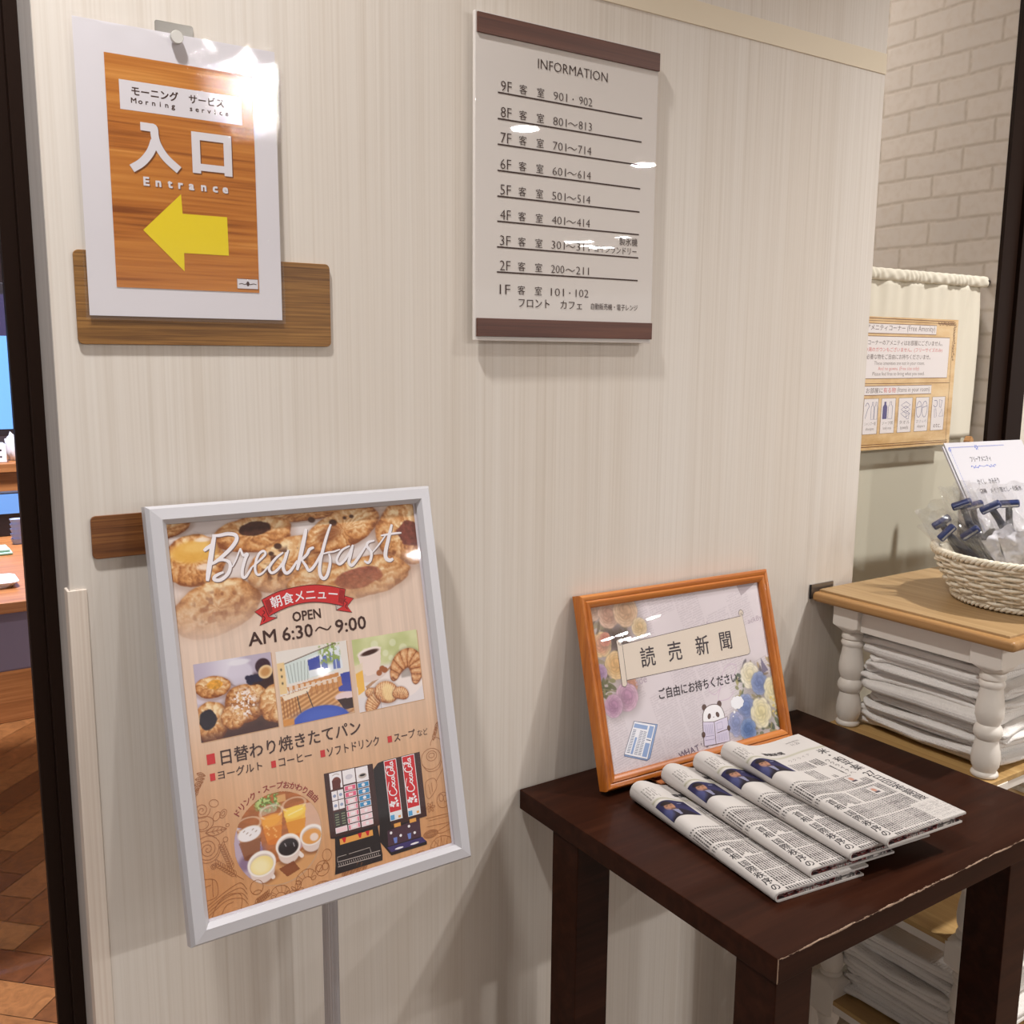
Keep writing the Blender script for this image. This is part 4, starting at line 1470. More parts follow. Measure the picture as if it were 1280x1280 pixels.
BW_ = {'B1': 3.4, 'B2': 4.6, 'B3': 3.6, 'B4': 3.3, 'r1': 1.6, 'r2': 3.0, 'e': 2.4, 'a1': 2.6, 'a2': 3.2, 'k1': 4.2, 'k2': 3.0, 'k3': 3.0, 'f1': 3.4, 'f2': 1.8, 'a3': 2.6,
       'a4': 3.2, 's1': 3.0, 's2': 1.6, 't1': 4.2, 't2': 2.2}
k_let = ink('lettering_white', 232, 226, 230)
k_lsh = ink('lettering_shadow', 122, 100, 96)
for k, pts in BS.items():
    P.curve([(x + 0.7, y + 0.8) for x, y in pts], BW_[k] * 1.12, k_lsh, 3, 8, taper=0.5)
    P.curve(pts, BW_[k] * 1.08, k_let, 4, 8, taper=0.45)
# ribbon
k_red = ink('ribbon_red', 196, 46, 48)
k_dk = ink('ribbon_line', 60, 22, 26)
k_txt = ink('poster_text', 66, 42, 38)
k_gry = ink('ribbon_fold', 190, 176, 170)
for T, fold in (([(80.1, 96.9), (89.9, 92.4), (97, 95), (102.8, 106.1), (83.7, 111.4), (87.4, 103.6)], [(93.8, 103.6), (103, 100.5), (102.8, 106.1)]),
                ([(189.8, 97.4), (179.6, 93.4), (172, 95), (168.3, 107.2), (186.1, 112.1), (181.4, 104.7)], [(176.6, 104.0), (168, 100.8), (168.3, 107.2)])):
    P.poly(T, k_red, 3)
    P.outline(T, 0.6, k_dk, 4)
    P.poly(fold, k_gry, 4)
    P.outline(fold, 0.5, k_dk, 5)
for ox, sgn in ((88.5, 1), (181.0, -1)):
    P.curve([(ox, 96.5), (ox + 2.0 * sgn, 99), (ox - 1.0 * sgn, 101.5), (ox + 1.6 * sgn, 104.5), (ox - 0.6 * sgn, 108)], 0.6, k_dk, 5)
top = smooth_line([(88.7, 85.8), (105, 80.2), (125, 77.4), (145.0, 77.3), (163, 80.6), (181.3, 86.5)], 6)
bot = smooth_line([(176.6, 104.1), (160, 98.6), (142.7, 95.3), (126, 95.3), (110, 98.2), (94.1, 103.5)], 6)
V = top + bot[::-1]
n = len(top)
P.raw(top + bot[::-1], [(i, n + i, n + i + 1, i + 1) for i in range(n - 1)], k_red, 5)
P.outline(top + bot, 0.6, k_dk, 6)
for i in range(6):
    P.line([(91 + i * 0.9 + 1, 87 + 0.3 * i - i * 0.5), (95 + i * 0.7, 101.5 - 0.5 * i)], 0.35, k_dk, 6)
    P.line([(179.5 - i * 0.9, 87.5 - i * 0.4), (176 - i * 0.8, 102 - 0.6 * i)], 0.35, k_dk, 6)
for i, ch in enumerate('朝食メニュー'):
    x = 103.5 + i * 12.6
    d = (x - 135) / 45
    P.glyph(ch, x, 87.2 + 5.2 * d * d, 12.8, k_let, 7, d * 0.28, 0.014)
P.text('OPEN', 119.4, 150.4, 102.9, 112.8, k_txt, 3, 0.025)
P.text('AM', 70.6, 99.5, 117.3, 130.4, k_txt, 3, 0.018)
P.text('6:30', 106.5, 139.5, 117.3, 130.9, k_txt, 3, 0.018)
P.curve([(142.5, 126.0), (147, 122.6), (152, 124.6), (156.5, 126.2), (160.5, 122.8)], 1.5, k_txt, 3)
P.text('9:00', 165.5, 200.8, 117.6, 131.6, k_txt, 3, 0.018)
for (a, b, c, d) in ((16.8, 228.3, 24.9, 238.4), (18.1, 247.3, 23.2, 254.4), (79.9, 248.7, 84.9, 255.6), (133.1, 249.4, 138.2, 256.6), (211.0, 250.9, 216.2, 257.8)):
    P.rect(a, b, c, d, k_red, 3)
P.text('日替わり焼きたてパン', 30.6, 181.0, 226.6, 241.6, k_txt, 3, 0.012)
P.text('ヨーグルト', 25.8, 70.6, 246.0, 254.9, k_txt, 3, 0.01)
P.text('コーヒー', 88.0, 123.4, 247.4, 256.0, k_txt, 3, 0.01)
P.text('ソフトドリンク', 140.6, 200.8, 248.0, 257.6, k_txt, 3, 0.01)
P.text('スープ', 218.9, 244.6, 249.4, 258.4, k_txt, 3, 0.01)
P.text('など', 247.8, 260.7, 251.6, 258.6, k_txt, 3)
k_mar = ink('arc_text_maroon', 142, 44, 44)
arc = 'ドリンク・スープおかわり自由'
for i, ch in enumerate(arc):
    a = math.radians(-139 + i * (104 / (len(arc) - 1)))
    P.glyph(ch, ccx + (cr + 6.0) * math.cos(a), ccy + (cr + 6.0) * math.sin(a), 7.8, k_mar, 3, a + PI / 2, 0.012)
# drink machines
k_mb = ink('machine_brown', 62, 34, 32)
k_mk = ink('machine_black', 34, 24, 26)
k_mg = ink('machine_mid', 84, 50, 48)
k_rd = ink('panel_red', 200, 30, 40)
k_pk = ink('button_pink', 222, 96, 130)
k_bl = ink('button_blue', 60, 140, 190)
k_lp = ink('button_pale', 240, 206, 212)
k_pw = ink('panel_white', 236, 230, 234)
k_or = ink('tray_amber', 226, 160, 80)
k_vi = ink('drip_violet', 62, 50, 104)
P.poly([(134.3, 273.8), (190.2, 275.6), (190.2, 341.2), (188.0, 342.0), (189.9, 373.0), (189.2, 378.6), (134.3, 378.6), (135.9, 370.0), (138.7, 342.2), (133.8, 341.0)], k_mk, 3)
P.poly([(134.3, 273.8), (190.2, 275.6), (190.2, 341.0), (134.0, 340.6)], k_mb, 4)
P.poly([(139.3, 274.4), (184.4, 276.2), (183.8, 338.9), (139.8, 337.5)], k_mg, 5)
for (c0, r0, c1, r1, m_) in ((139.8, 275, 153.4, 292, k_pw), (154.6, 275.4, 168.6, 290, k_pw), (169.8, 276, 183.8, 291, k_pw)):
    P.rect(c0, r0, c1, r1, m_, 6)
P.ell(147, 285, 5, 5, ink('cola_glass', 120, 60, 50), 7)
P.rect(142, 283, 151, 292, ink('cola_dark', 96, 44, 40), 7)
P.curve([(143, 278), (147, 276.8), (151, 278.2)], 0.8, k_gry, 7)
P.ell(161.5, 283, 4.2, 2.6, ink('cup_grey', 206, 200, 210), 7)
P.ell(177, 285.4, 4.8, 2.8, k_gry, 7)
P.ell(177, 284.8, 3.4, 1.2, k_mk, 8)
for c in range(2):
    for r_ in range(2):
        P.rect(140.2 + c * 6.9, 294 + r_ * 10.2, 146.4 + c * 6.9, 303.4 + r_ * 10.2, k_pw, 6)
        P.ell(143.2 + c * 6.9, 299 + r_ * 10.2, 1.8, 1.6, ink('label_blue_grey', 150, 160, 190), 7)
    P.rect(140.4 + c * 7.0, 315.6, 146.8 + c * 7.0, 331.0, ink('label_dark', 56, 52, 50), 6)
    for z in range(5):
        P.rect(141.4 + c * 7.0, 318 + z * 2.6, 145.6 + c * 7.0, 319.2 + z * 2.6, ink('label_olive', 130, 134, 110), 7)
for r_ in range(7):
    yy = 291.6 + r_ * 6.75
    if r_ < 7:
        P.rect(154.8, yy, 168.2, yy + 5.7, k_pw, 6)
        P.rect(155.4, yy + 0.6, 167.6, yy + 5.1, k_pk if r_ < 2 else k_lp, 7)
        P.rect(159, yy + 1.6, 164, yy + 4.2, k_lp if r_ < 2 else k_pw, 8)
        P.rect(169.9, yy + 0.4, 183.4, yy + 6.1, k_pw, 6)
        P.rect(170.5, yy + 1.0, 182.8, yy + 5.5, k_bl if r_ < 4 else k_lp, 7)
        P.ell(176.6, yy + 3.3, 2.0, 1.6, k_pw, 8)
        if r_ > 1:
            P.rect(155.4, yy + 0.6, 156.8, yy + 5.1, k_pk, 8)
            P.rect(166.2, yy + 0.6, 167.6, yy + 5.1, k_pk, 8)
P.rect(140.2, 331.8, 153.4, 337.6, k_pw, 6)
P.rect(140.8, 332.4, 152.8, 337.0, k_lp, 7)
P.rect(143.5, 344.0, 181.5, 350.0, k_or, 6)
for a in (146, 164, 173):
    P.poly([(a, 343.6), (a + 5, 343.6), (a + 3.4, 348.6), (a + 1.6, 348.6)], k_rd, 7)
for z in range(2):
    P.line([(138.5, 366.5 + z * 5), (187.5, 367.8 + z * 5)], 0.7, k_gry, 6)
for z in range(20):
    P.line([(139.5 + z * 2.4, 368 + z * 0.06), (139.9 + z * 2.4, 370.6 + z * 0.06)], 0.5, k_gry, 6)
P.line([(138.5, 366), (139, 361.5), (149, 361.5)], 0.5, k_gry, 6)
P.line([(152, 361.6), (176, 361.4), (177, 366.6)], 0.5, k_gry, 6)
P.poly([(190.4, 281.7), (196.4, 276.4), (203.2, 275.5), (247.7, 275.4), (247.6, 346.2), (238.4, 346.4), (237.9, 366.6), (244.1, 373.2), (243.7, 376.4), (200.1, 376.6), (188.1, 358.2), (190.2, 341.9)], k_mk, 3)
P.poly([(203.2, 275.5), (247.7, 275.4), (247.6, 346.2), (203.4, 346.2)], k_mb, 4)
P.poly([(198.5, 350), (238.2, 346.4), (237.9, 366), (197.5, 366)], ink('nozzle_bay', 74, 46, 60), 4)
P.poly([(196, 367), (239, 367), (243.5, 373.0), (200.5, 373.2)], k_vi, 4)
for a in (208, 227):
    P.ell(a + 2, 371.2, 5.2, 1.0, k_pw, 6)
    P.rect(a - 1, 344.5, a + 7, 348.5, k_or, 5)
for a, b in ((202.5, 353), (224.5, 351.5), (213.5, 358.6), (230.5, 360)):
    P.ell(a, b, 1.5, 1.5, k_pw, 5)
for a in (204.5, 221.5):
    P.poly([(a, 359), (a + 4.6, 359), (a + 3.8, 365), (a + 0.8, 365)], ink('nozzle_blue', 110, 130, 200), 5)


def cola_panel(x0, x1, y0, y1):
    P.rect(x0, y0, x1, y1, k_pw, 5)
    P.rect(x0 + 0.7, y0 + 0.7, x1 - 0.7, y1 - 9.2, k_rd, 6)
    P.rect(x0 + 0.7, y1 - 8.4, x1 - 0.7, y1 - 0.7, ink('panel_pale_blue', 226, 228, 232), 6)
    P.rect(x0 + 0.7, y1 - 6.0, x0 + 5.5, y1 - 0.7, ink('panel_blue', 90, 160, 210), 7)
    P.rect(x1 - 5, y1 - 4, x1 - 2, y1 - 1.4, k_or, 7)
    # script word running upwards: s along the word, h its height
    sc = 35.5 / 100.0

    def W(s, h):
        return (x0 + 11.4 - h * 0.30 * (x1 - x0) / 15, y1 - 25.2 - s * sc)
    strokes = [([(20, 24), (15, 29), (7, 25), (3, 14), (5, 4), (13, 0), (22, 5), (28, 9)], 1.15),
               ([(14, 27), (22, 33), (34, 31), (46, 26)], 0.75),
               ([(33, 4), (29, 9), (32, 15), (37, 13), (37, 6), (33, 3)], 1.0), ([(37, 12), (42, 13)], 0.6),
               ([(47, 14), (42, 13), (40, 6), (44, 3), (49, 6)], 1.0),
               ([(57, 14), (52, 13), (50, 6), (54, 3), (58, 10), (58, 14), (58, 6), (62, 4)], 1.0),
               ([(61, 9), (65, 10)], 0.9),
               ([(78, 25), (73, 30), (66, 25), (63, 12), (66, 3), (72, 1), (78, 6)], 1.1),
               ([(70, 27), (78, 34), (88, 30), (95, 34)], 0.7),
               ([(81, 5), (78, 9), (80, 15), (85, 13), (85, 6), (81, 4)], 1.0), ([(85, 12), (88, 15)], 0.6),
               ([(88, 6), (92, 18), (94, 28), (90, 28), (89, 14), (90, 4), (94, 5)], 0.9),
               ([(102, 14), (97, 12), (95, 6), (99, 3), (103, 10), (103, 14), (103, 6), (107, 5)], 1.0)]
    for pts, wd in strokes:
        P.curve([W(*p) for p in pts], wd, k_pw, 7, 6)
    # white splash below the word
    rr = random.Random(4)
    for k in range(16):
        P.ell(x0 + 2.2 + rr.random() * (x1 - x0 - 5.5), y1 - 20.5 + rr.random() * 7.5, 0.5 + rr.random() * 1.4, 0.5 + rr.random() * 0.9, k_pw, 7, 12)
    P.ell(x0 + 9.4, y1 - 22.6, 1.4, 1.4, k_pw, 7)


cola_panel(203.2, 218.2, 276.1, 340.8)
cola_panel(225.0, 240.6, 276.0, 341.6)
# line drawings along the edges
k_ln = ink('sketch_brown', 158, 100, 60)


def sk(pts, wd=0.5, closed=False):
    P.curve(pts, wd, k_ln, 2.6, 5, closed)


def sell(cx, cy, rx, ry, ang=0, a0=0, a1=2 * PI, wd=0.5):
    n = max(6, int(18 * abs(a1 - a0) / 6.3))
    pp = []
    for k in range(n + 1):
        t = a0 + (a1 - a0) * k / n
        x, y = rx * math.cos(t), ry * math.sin(t)
        pp.append((cx + x * math.cos(ang) - y * math.sin(ang), cy + x * math.sin(ang) + y * math.cos(ang)))
    P.line(pp, wd, k_ln, 2.6)


def spiral(cx, cy, r, turns=2.4):
    P.line([(cx + r * (1 - k / 60) * math.cos(k * turns * 2 * PI / 60), cy + r * (1 - k / 60) * math.sin(k * turns * 2 * PI / 60)) for k in range(58)], 0.5, k_ln, 2.6)


def leaf(cx, cy, l, ang, w_=0.36):
    c, s = math.cos(ang), math.sin(ang)
    R_ = lambda x, y: (cx + x * c - y * s, cy + x * s + y * c)
    sk([R_(-l, 0), R_(-l * .4, -l * w_), R_(l * .3, -l * w_ * .9), R_(l, 0)])
    sk([R_(-l, 0), R_(-l * .4, l * w_), R_(l * .3, l * w_ * .9), R_(l, 0)])
    sk([R_(-l, 0), R_(l, 0)])
    for k in (-0.4, 0, 0.4):
        sk([R_(l * k, 0), R_(l * (k + .25), -l * w_ * .7)], 0.4)
        sk([R_(l * k, 0), R_(l * (k + .25), l * w_ * .7)], 0.4)


def wheat(x0, y0, x1, y1, n=9):
    P.line([(x0, y0), (x1, y1)], 0.5, k_ln, 2.6)
    a = math.atan2(y1 - y0, x1 - x0)
    for k in range(n):
        t = 0.3 + 0.7 * k / n
        cx, cy = x0 + (x1 - x0) * t, y0 + (y1 - y0) * t
        for s_ in (-1, 1):
            sell(cx + 2.0 * math.cos(a + s_ * 0.9), cy + 2.0 * math.sin(a + s_ * 0.9), 2.4, 1.0, a + s_ * 0.5, wd=0.4)


def croissant_sketch(cx, cy, r, a):
    sell(cx, cy, r, r * 0.8, a, PI * 1.0, PI * 2.0)
    sell(cx, cy + r * 0.25, r * 0.5, r * 0.35, a, PI * 1.0, PI * 2.0)
    for k in range(5):
        t = PI * (1.1 + 0.2 * k)
        P.line([(cx + r * math.cos(t + a), cy + 0.8 * r * math.sin(t + a)), (cx + 0.5 * r * math.cos(t + a + 0.15), cy + r * 0.25 + 0.35 * r * math.sin(t + a + 0.15))], 0.4, k_ln, 2.6)
    sell(cx - r * 0.75, cy + r * 0.15, r * 0.25, r * 0.16, 0.4)
    sell(cx + r * 0.75, cy + r * 0.15, r * 0.25, r * 0.16, -0.4)


for k in range(5):
    leaf(3.5 + k * 1.6, 262 - k * 4, 4.6, -0.9 + 0.35 * k)
spiral(7, 280, 8); sell(7, 293, 10, 7); sell(6, 294, 6, 4)
sell(19, 276, 4.6, 3.6, 0.4); sell(20.5, 289, 4.6, 3, -0.9); sell(27, 288, 4.4, 3, -0.9); sell(27, 288, 2.4, 1.4, -0.9)
leaf(18.5, 302.5, 10.5, 0.05)
sell(30, 300, 1.6, 1.6); sell(26.6, 313, 2.4, 2.4); sell(12.5, 335.5, 2.6, 2.6); sell(12.5, 335.5, 1.4, 1.4)
spiral(8.5, 318, 11, 3); sell(8.5, 318, 12.5, 13)
wheat(33, 352, 22, 316, 10); wheat(40, 356, 14, 332, 9)
sk([(0, 345), (10, 347), (14, 352), (13, 364), (2, 366)]); sk([(10, 347), (9, 364)]); sk([(0, 353), (8, 352)])
for k in range(4):
    sk([(0, 372 + 3.5 * k), (9, 368 + 3 * k), (22, 362 + 3 * k), (36, 358 + 5 * k), (42, 366 + 5 * k)], 0.5)
sk([(5, 385), (12, 372), (24, 366), (36, 370), (34, 385)]); sk([(14, 385), (20, 376), (28, 374)])
sell(52, 367, 6.6, 7); sell(52, 372, 4, 2)
wheat(44, 384, 64, 376, 8)
croissant_sketch(75, 380, 10, 0.2); croissant_sketch(103, 373, 11, -0.3)
for k in range(8):
    a = k * PI / 4
    sell(92 + 4 * math.cos(a), 382 + 3.6 * math.sin(a), 3.4, 1.2, a)
sell(121.5, 368, 7.6, 7.6); sell(118.6, 367, 3.6, 3.4); sell(125, 367, 3.4, 3.4); sk([(115, 373), (121, 366), (127, 360)]); sell(128, 356, 5, 6)
leaf(118.5, 384, 8.5, -0.15)
for k in range(4):
    wheat(142 + 7 * k, 386, 147 + 8 * k, 377 - k, 5)
sell(261, 286, 12.5, 11.5); sell(262, 283, 6.5, 5.5); sell(262, 282.5, 3.6, 2.6); sk([(249, 290), (256, 299), (268, 299), (274, 291)])
sell(269, 272, 7, 8, 0, PI, 2 * PI)
for k in range(3):
    leaf(268 + k * 2.2, 262 - k * 5, 5, -1.2)
sk([(251, 310), (262, 308), (264, 318), (254, 328), (250, 324)], 0.5, True); sk([(264, 312), (270, 305), (274, 300)]); sk([(254, 313), (255, 324)]); sk([(258, 312), (258, 322)])
sell(270, 334, 8, 8.5); sell(268, 331, 2.6, 4); sell(273, 333, 2.4, 3.6)
for k in range(6):
    a = k * PI / 3
    sell(253.5 + 3 * math.cos(a), 338 + 3 * math.sin(a), 2.8, 1.1, a)
sk([(246, 349), (278, 350)]); sk([(246, 358), (278, 360)]); sk([(249, 352), (276, 353)], 0.4)
for k in range(4):
    sell(250, 366.5, 9 - 1.2 * k, 4.2 - 1.1 * k)
sk([(258, 366), (266, 364), (276, 361)]); sk([(258, 368), (266, 369), (277, 367)])
croissant_sketch(262, 384, 15, 0.0); croissant_sketch(236, 388, 8, 0.3)
for k in range(5):
    sk([(251 + k * 4.5, 384), (255 + k * 3.6, 374 + abs(k - 2) * 1.5)], 0.4)
pO = pc - pN * 0.004 - pU * 0.1393 + pV * 0.1930
P.build('printed_poster', ps, (pO, pU, pV, pN), 0.00008)
m_cover = film('clear_cover', 0.0, 0.035, 30, 0.0)
MB().add([pM @ Vector((a * (pw / 2 + 0.003), b * (ph / 2 + 0.003), -0.0024)) for a, b in ((-1, -1), (1, -1), (1, 1), (-1, 1))], [(0, 1, 2, 3)]).build('clear_cover', m_cover, ps)
# floor pole and base
px, py = 0.3865, -0.072
mb = MB()
n = 40
prof_p = [(0.0088 * (1 - 0.07 * (k % 2)), 0) for k in range(n)]
vs, fs = [], []
for z in (0.02, 0.85):
    for k in range(n):
        a = 2 * PI * k / n
        r_ = 0.0086 * (1 - 0.07 * (k % 2))
        vs.append((px + r_ * math.cos(a), py + r_ * math.sin(a), z))
fs = [(k, (k + 1) % n, n + (k + 1) % n, n + k) for k in range(n)] + [tuple(range(n))[::-1], tuple(n + k for k in range(n))]
mb.add(vs, fs)
mb.build('pole', m_pole, ps, None, 'ribbed aluminium pole')
MB().box(px - 0.03, px + 0.03, py - 0.003, py + 0.018, 0.79, 0.855, 0.002).build('clamp', m_pole, ps, 40)
MB().lathe([(0.13, 0.0), (0.135, 0.003), (0.133, 0.008), (0.03, 0.016), (0.014, 0.024), (0.012, 0.03)], 48, Matrix.Translation((px, py - 0.072, 0))).build('base', m_pole, ps, 40)
MB().box(px - 0.012, px + 0.012, py - 0.07, py + 0.01, 0.012, 0.024, 0.003).build('base_arm', m_pole, ps, 40)

# ================================================================== FRAMED NEWSPAPER NOTICE LEANING ON THE WALL
m_oak = wood('orange_oak', S(150, 78, 22), S(182, 102, 34), S(204, 126, 50), 'x', 0.35, 0.8, coat=0.2)
m_oakv = wood('orange_oak_upright', S(150, 78, 22), S(182, 102, 34), S(204, 126, 50), 'z', 0.35, 0.8, coat=0.2)
kf = 0.9834
fU, fV, fN = plane_axes(-0.75681949, 16.16528476, -0.63222155)
fc0 = np.array([0.95569804, -0.036, 0.82472973])
cm = np.array(tuple(CAM))
fc = cm + kf * (fc0 - cm)
fw, fh = 0.32018 * kf, 0.22204 * kf
fM = plane_M(fc, fU, fV, fN)
pf = thing('picture_frame', 'orange wooden picture frame with a flower-print newspaper notice, leaning on the wall', 'picture frame', (0.94, -0.07, 0.704))
mitred_frame(pf, fM, fw, fh, [(0.0, -0.0035), (0.0, 0.0), (0.0035, 0.0035), (0.0075, 0.0042), (0.0095, 0.0026), (0.0115, 0.0042), (0.0150, 0.0044), (0.0172, 0.0025), (0.0180, -0.0015), (0.0180, -0.0125), (0.004, -0.0125), (0.004, -0.0035)], [m_oak, m_oakv], 'frame_rail', 40)
MB().box(-fw / 2 - 0.010, fw / 2 + 0.010, -fh / 2 - 0.010, fh / 2 + 0.010, -0.0115, -0.0042, 0, 0, fM).build('backing_board', m_cwood, pf)
m_tab = wood('tab_wood', S(150, 84, 44), S(178, 108, 66), S(196, 128, 84), 'x', 0.5)
bz = fc - fV * (fh / 2 + 0.018)
for s_ in (-0.082, 0.082):
    q = bz + fU * s_
    MB().box(q[0] - 0.009, q[0] + 0.009, q[1] - 0.010, q[1] + 0.012, 0.7042, 0.7072, 0.0008).build('foot', m_tab, pf, 40)

FW, FH = 320.2, 222.1
g = Pic(FW, FH, 0.8, (222, 210, 216))
X, Y = g.X, g.Y
g.I = C3(222, 209, 214) * (0.96 + 0.07 * fbm(X, Y, 0.012, 3)[..., None])
# faint print of an old paper, set on a slant
an = -0.22
U_, V_ = X * math.cos(an) + Y * math.sin(an), -X * math.sin(an) + Y * math.cos(an)
rowm = (np.sin(V_ * 2 * PI / 3.3) > -0.1).astype(float)
word = (vnoise(U_ * 0.62, np.floor(V_ / 3.3) * 3.7, 9) > 0.30).astype(float)
colm = ((U_ % 47) > 3.5).astype(float)
blk = (vnoise(np.floor(U_ / 47) * 1.7, V_ * 0.03, 12) > 0.32).astype(float)
g.mix(0.24 * rowm * word * colm * blk, (166, 148, 158))
g.pg([(273, 0), (318, 0), (280, 18)], (164, 144, 152), 0.9)
g.mix(0.3 * sst(200, 320, X) * sst(60, 0, Y), (228, 222, 228))


def flower(cx, cy, r, c_out, c_in, seed, petals=6, yo=1.0, a=1.0):
    rr = random.Random(seed)
    g.el(cx + 2, cy + 3, r * 1.05, r * yo * 1.05, (110, 92, 96), 0, 0.35 * a, 0.5)
    for ring in range(3, -1, -1):
        k = (ring + 1) / 4
        for p in range(petals + ring):
            t = 2 * PI * p / (petals + ring) + ring * 0.6 + rr.random() * 0.4
            d = r * 0.66 * k
            px_, py_ = cx + d * math.cos(t), cy + d * math.sin(t) * yo
            u = 1 - k + 0.25 * rr.random()
            c = tuple(c_out[i] * (1 - u) + c_in[i] * u for i in range(3))
            g.el(px_, py_, r * 0.40, r * 0.30 * yo, tuple(q * 0.80 for q in c), t + PI / 2, 0.9 * a, 0.25)
            g.el(px_ + math.cos(t) * r * 0.05, py_ + math.sin(t) * r * 0.05, r * 0.34, r * 0.23 * yo, c, t + PI / 2, 0.95 * a, 0.3)
    g.el(cx, cy, r * 0.2, r * 0.2 * yo, tuple(q * 0.9 for q in c_in), 0, 0.9 * a, 0.4)


def leaves(x0, y0, x1, y1, n, seed, cols=((104, 104, 62), (142, 136, 80), (80, 84, 52))):
    rr = random.Random(seed)
    for k in range(n):
        g.el(x0 + rr.random() * (x1 - x0), y0 + rr.random() * (y1 - y0), 3 + rr.random() * 6, 1.6 + rr.random() * 1.8, rr.choice(cols), rr.random() * 3.2, 0.85, 0.2)


g.el(20, 60, 56, 74, (186, 164, 150), 0, 0.55, 0.5)
leaves(0, 0, 60, 100, 70, 5, ((132, 112, 84), (166, 150, 108), (110, 92, 70)))
g.el(42, 48, 22, 16, (92, 70, 58), 0, 0.85, 0.5)
flower(8, 6, 15, (226, 188, 160), (206, 158, 130), 1)
flower(33, 15, 19, (228, 184, 156), (206, 150, 120), 2)
flower(62, 14, 22, (230, 190, 150), (212, 160, 116), 3)
flower(82, 38, 14, (234, 206, 160), (222, 180, 120), 4)
flower(14, 52, 18, (240, 206, 140), (232, 150, 116), 5)
flower(22, 46, 10, (232, 150, 120), (214, 120, 96), 6)
flower(34, 82, 20, (240, 200, 136), (236, 176, 100), 7)
flower(6, 88, 12, (196, 160, 196), (176, 132, 176), 8)
flower(54, 112, 12, (236, 170, 136), (224, 140, 104), 9)
leaves(0, 100, 26, 122, 12, 11)
g.ln(2, 108, 28, 116, 1.4, (140, 130, 88))
flower(44, 126, 20, (224, 176, 200), (200, 140, 176), 10, 8)
flower(20, 134, 16, (216, 168, 196), (190, 130, 170), 12, 8)
# right bouquet
g.el(290, 185, 50, 60, (170, 168, 150), 0, 0.45, 0.5)
leaves(240, 130, 322, 222, 90, 21, ((96, 112, 64), (140, 138, 78), (74, 92, 66), (170, 156, 84)))
leaves(262, 112, 318, 140, 16, 22, ((190, 160, 110), (150, 120, 90), (110, 100, 110)))
g.pg([(300, 112), (312, 132), (298, 136)], (130, 120, 150))
flower(273, 134, 19, (246, 236, 210), (236, 220, 170), 23, 5, 1.1)
flower(290, 148, 18, (150, 168, 216), (116, 138, 200), 24, 5)
flower(316, 164, 20, (246, 236, 196), (238, 222, 160), 25, 5, 1.25)
flower(256, 178, 18, (156, 170, 220), (104, 130, 200), 26, 5, 1.2)
flower(284, 190, 21, (246, 234, 196), (238, 220, 150), 27, 5, 1.15)
flower(232, 197, 16, (174, 176, 222), (134, 150, 210), 28, 5, 1.2)
flower(254, 209, 17, (130, 158, 216), (70, 112, 190), 29, 5)
for k in range(8):
    g.el(308 + (k * 5) % 12, 172 + k * 4, 2.6, 2.0, (226, 196, 90), 0, 0.9, 0.3)
g.I = g.I * 0.72 + 0.28 * (g.I @ np.array([0.3, 0.55, 0.15]))[..., None] * np.array([1.02, 0.99, 1.0])
m_pic2 = picture_ink('notice_picture_ink', 0.5, 1.0)
P = Print()
P.raster(g.I, -3, -2, FW + 3, FH + 2, m_pic2, 0)
f_bg = ink('scroll_beige', 216, 202, 188)
f_dk = ink('notice_ink', 62, 54, 60)
f_ln = ink('scroll_line', 92, 80, 82)
f_fw = ink('faint_word', 178, 160, 172)
P.text('show', 198, 238, 46, 60, f_fw, 1, 0, shear=-0.12)
P.text('ackBy', 288, 318, 52, 62, f_fw, 1, 0, shear=-0.12)
P.text('ade', 60, 80, 104, 114, f_fw, 1, 0.01, shear=-0.1)
for i, ch in enumerate("WHAT'S"):
    P.glyph(ch, 124 + i * 9.4, 219.5 - i * 0.9, 12.5, ink('bold_faint_word', 122, 106, 122), 1, -0.25, 0.02)
SCR = [(46.6, 55.6), (278.4, 45.6), (282.9, 99.5), (281.0, 102.6), (276.5, 103.6), (45.1, 104.2)]
P.poly(SCR, f_bg, 2)
P.outline(SCR, 0.7, f_ln, 3)
P.poly([(37.4, 52.0), (46.4, 53.5), (45.2, 109.5), (41.5, 112.5), (36.4, 110.5)], f_bg, 3)
P.outline([(37.4, 52.0), (46.4, 53.5), (45.2, 109.5), (41.5, 112.5), (36.4, 110.5)], 0.7, f_ln, 4)
for cx, cy in ((41.5, 52.0), (276.6, 41.2)):
    P.ell(cx, cy, 4.6, 4.8, f_bg, 4)
    P.curve([(cx - 4.4, cy + 2.4), (cx - 4.4, cy - 2), (cx, cy - 4.6), (cx + 4.2, cy - 1), (cx + 3, cy + 3.4), (cx - 0.5, cy + 3), (cx - 0.8, cy + 0.4), (cx + 1.2, cy + 0.6)], 0.7, f_ln, 5)
for i, (ch, x, y) in enumerate((('読', 87.0, 78.6), ('売', 137.2, 78.2), ('新', 190.0, 77.6), ('聞', 236.5, 77.0))):
    P.glyph(ch, x, y, 29.5, f_dk, 5, 0, 0.008, 0.93)
P.text('ご自由にお持ちください。', 97.6, 254.0, 124.6, 139.6, f_dk, 4, 0.012)
# ribbon doodle, faint
f_rb = ink('faint_rose', 206, 184, 200)
P.curve([(198, 128), (190, 140), (200, 150), (215, 140), (222, 122), (236, 112), (250, 116), (244, 128), (228, 132)], 1.2, f_rb, 1)
P.curve([(215, 140), (206, 158), (226, 160), (240, 150)], 1.2, f_rb, 1)
# small newspaper drawing
nb = ink('news_blue', 142, 164, 204)
nw = ink('news_white', 234, 232, 238)
nl = ink('news_line', 96, 104, 132)
NA, NB, NC, ND = np.array((48.0, 160.0)), np.array((84.0, 172.0)), np.array((61.0, 214.0)), np.array((23.4, 199.6))


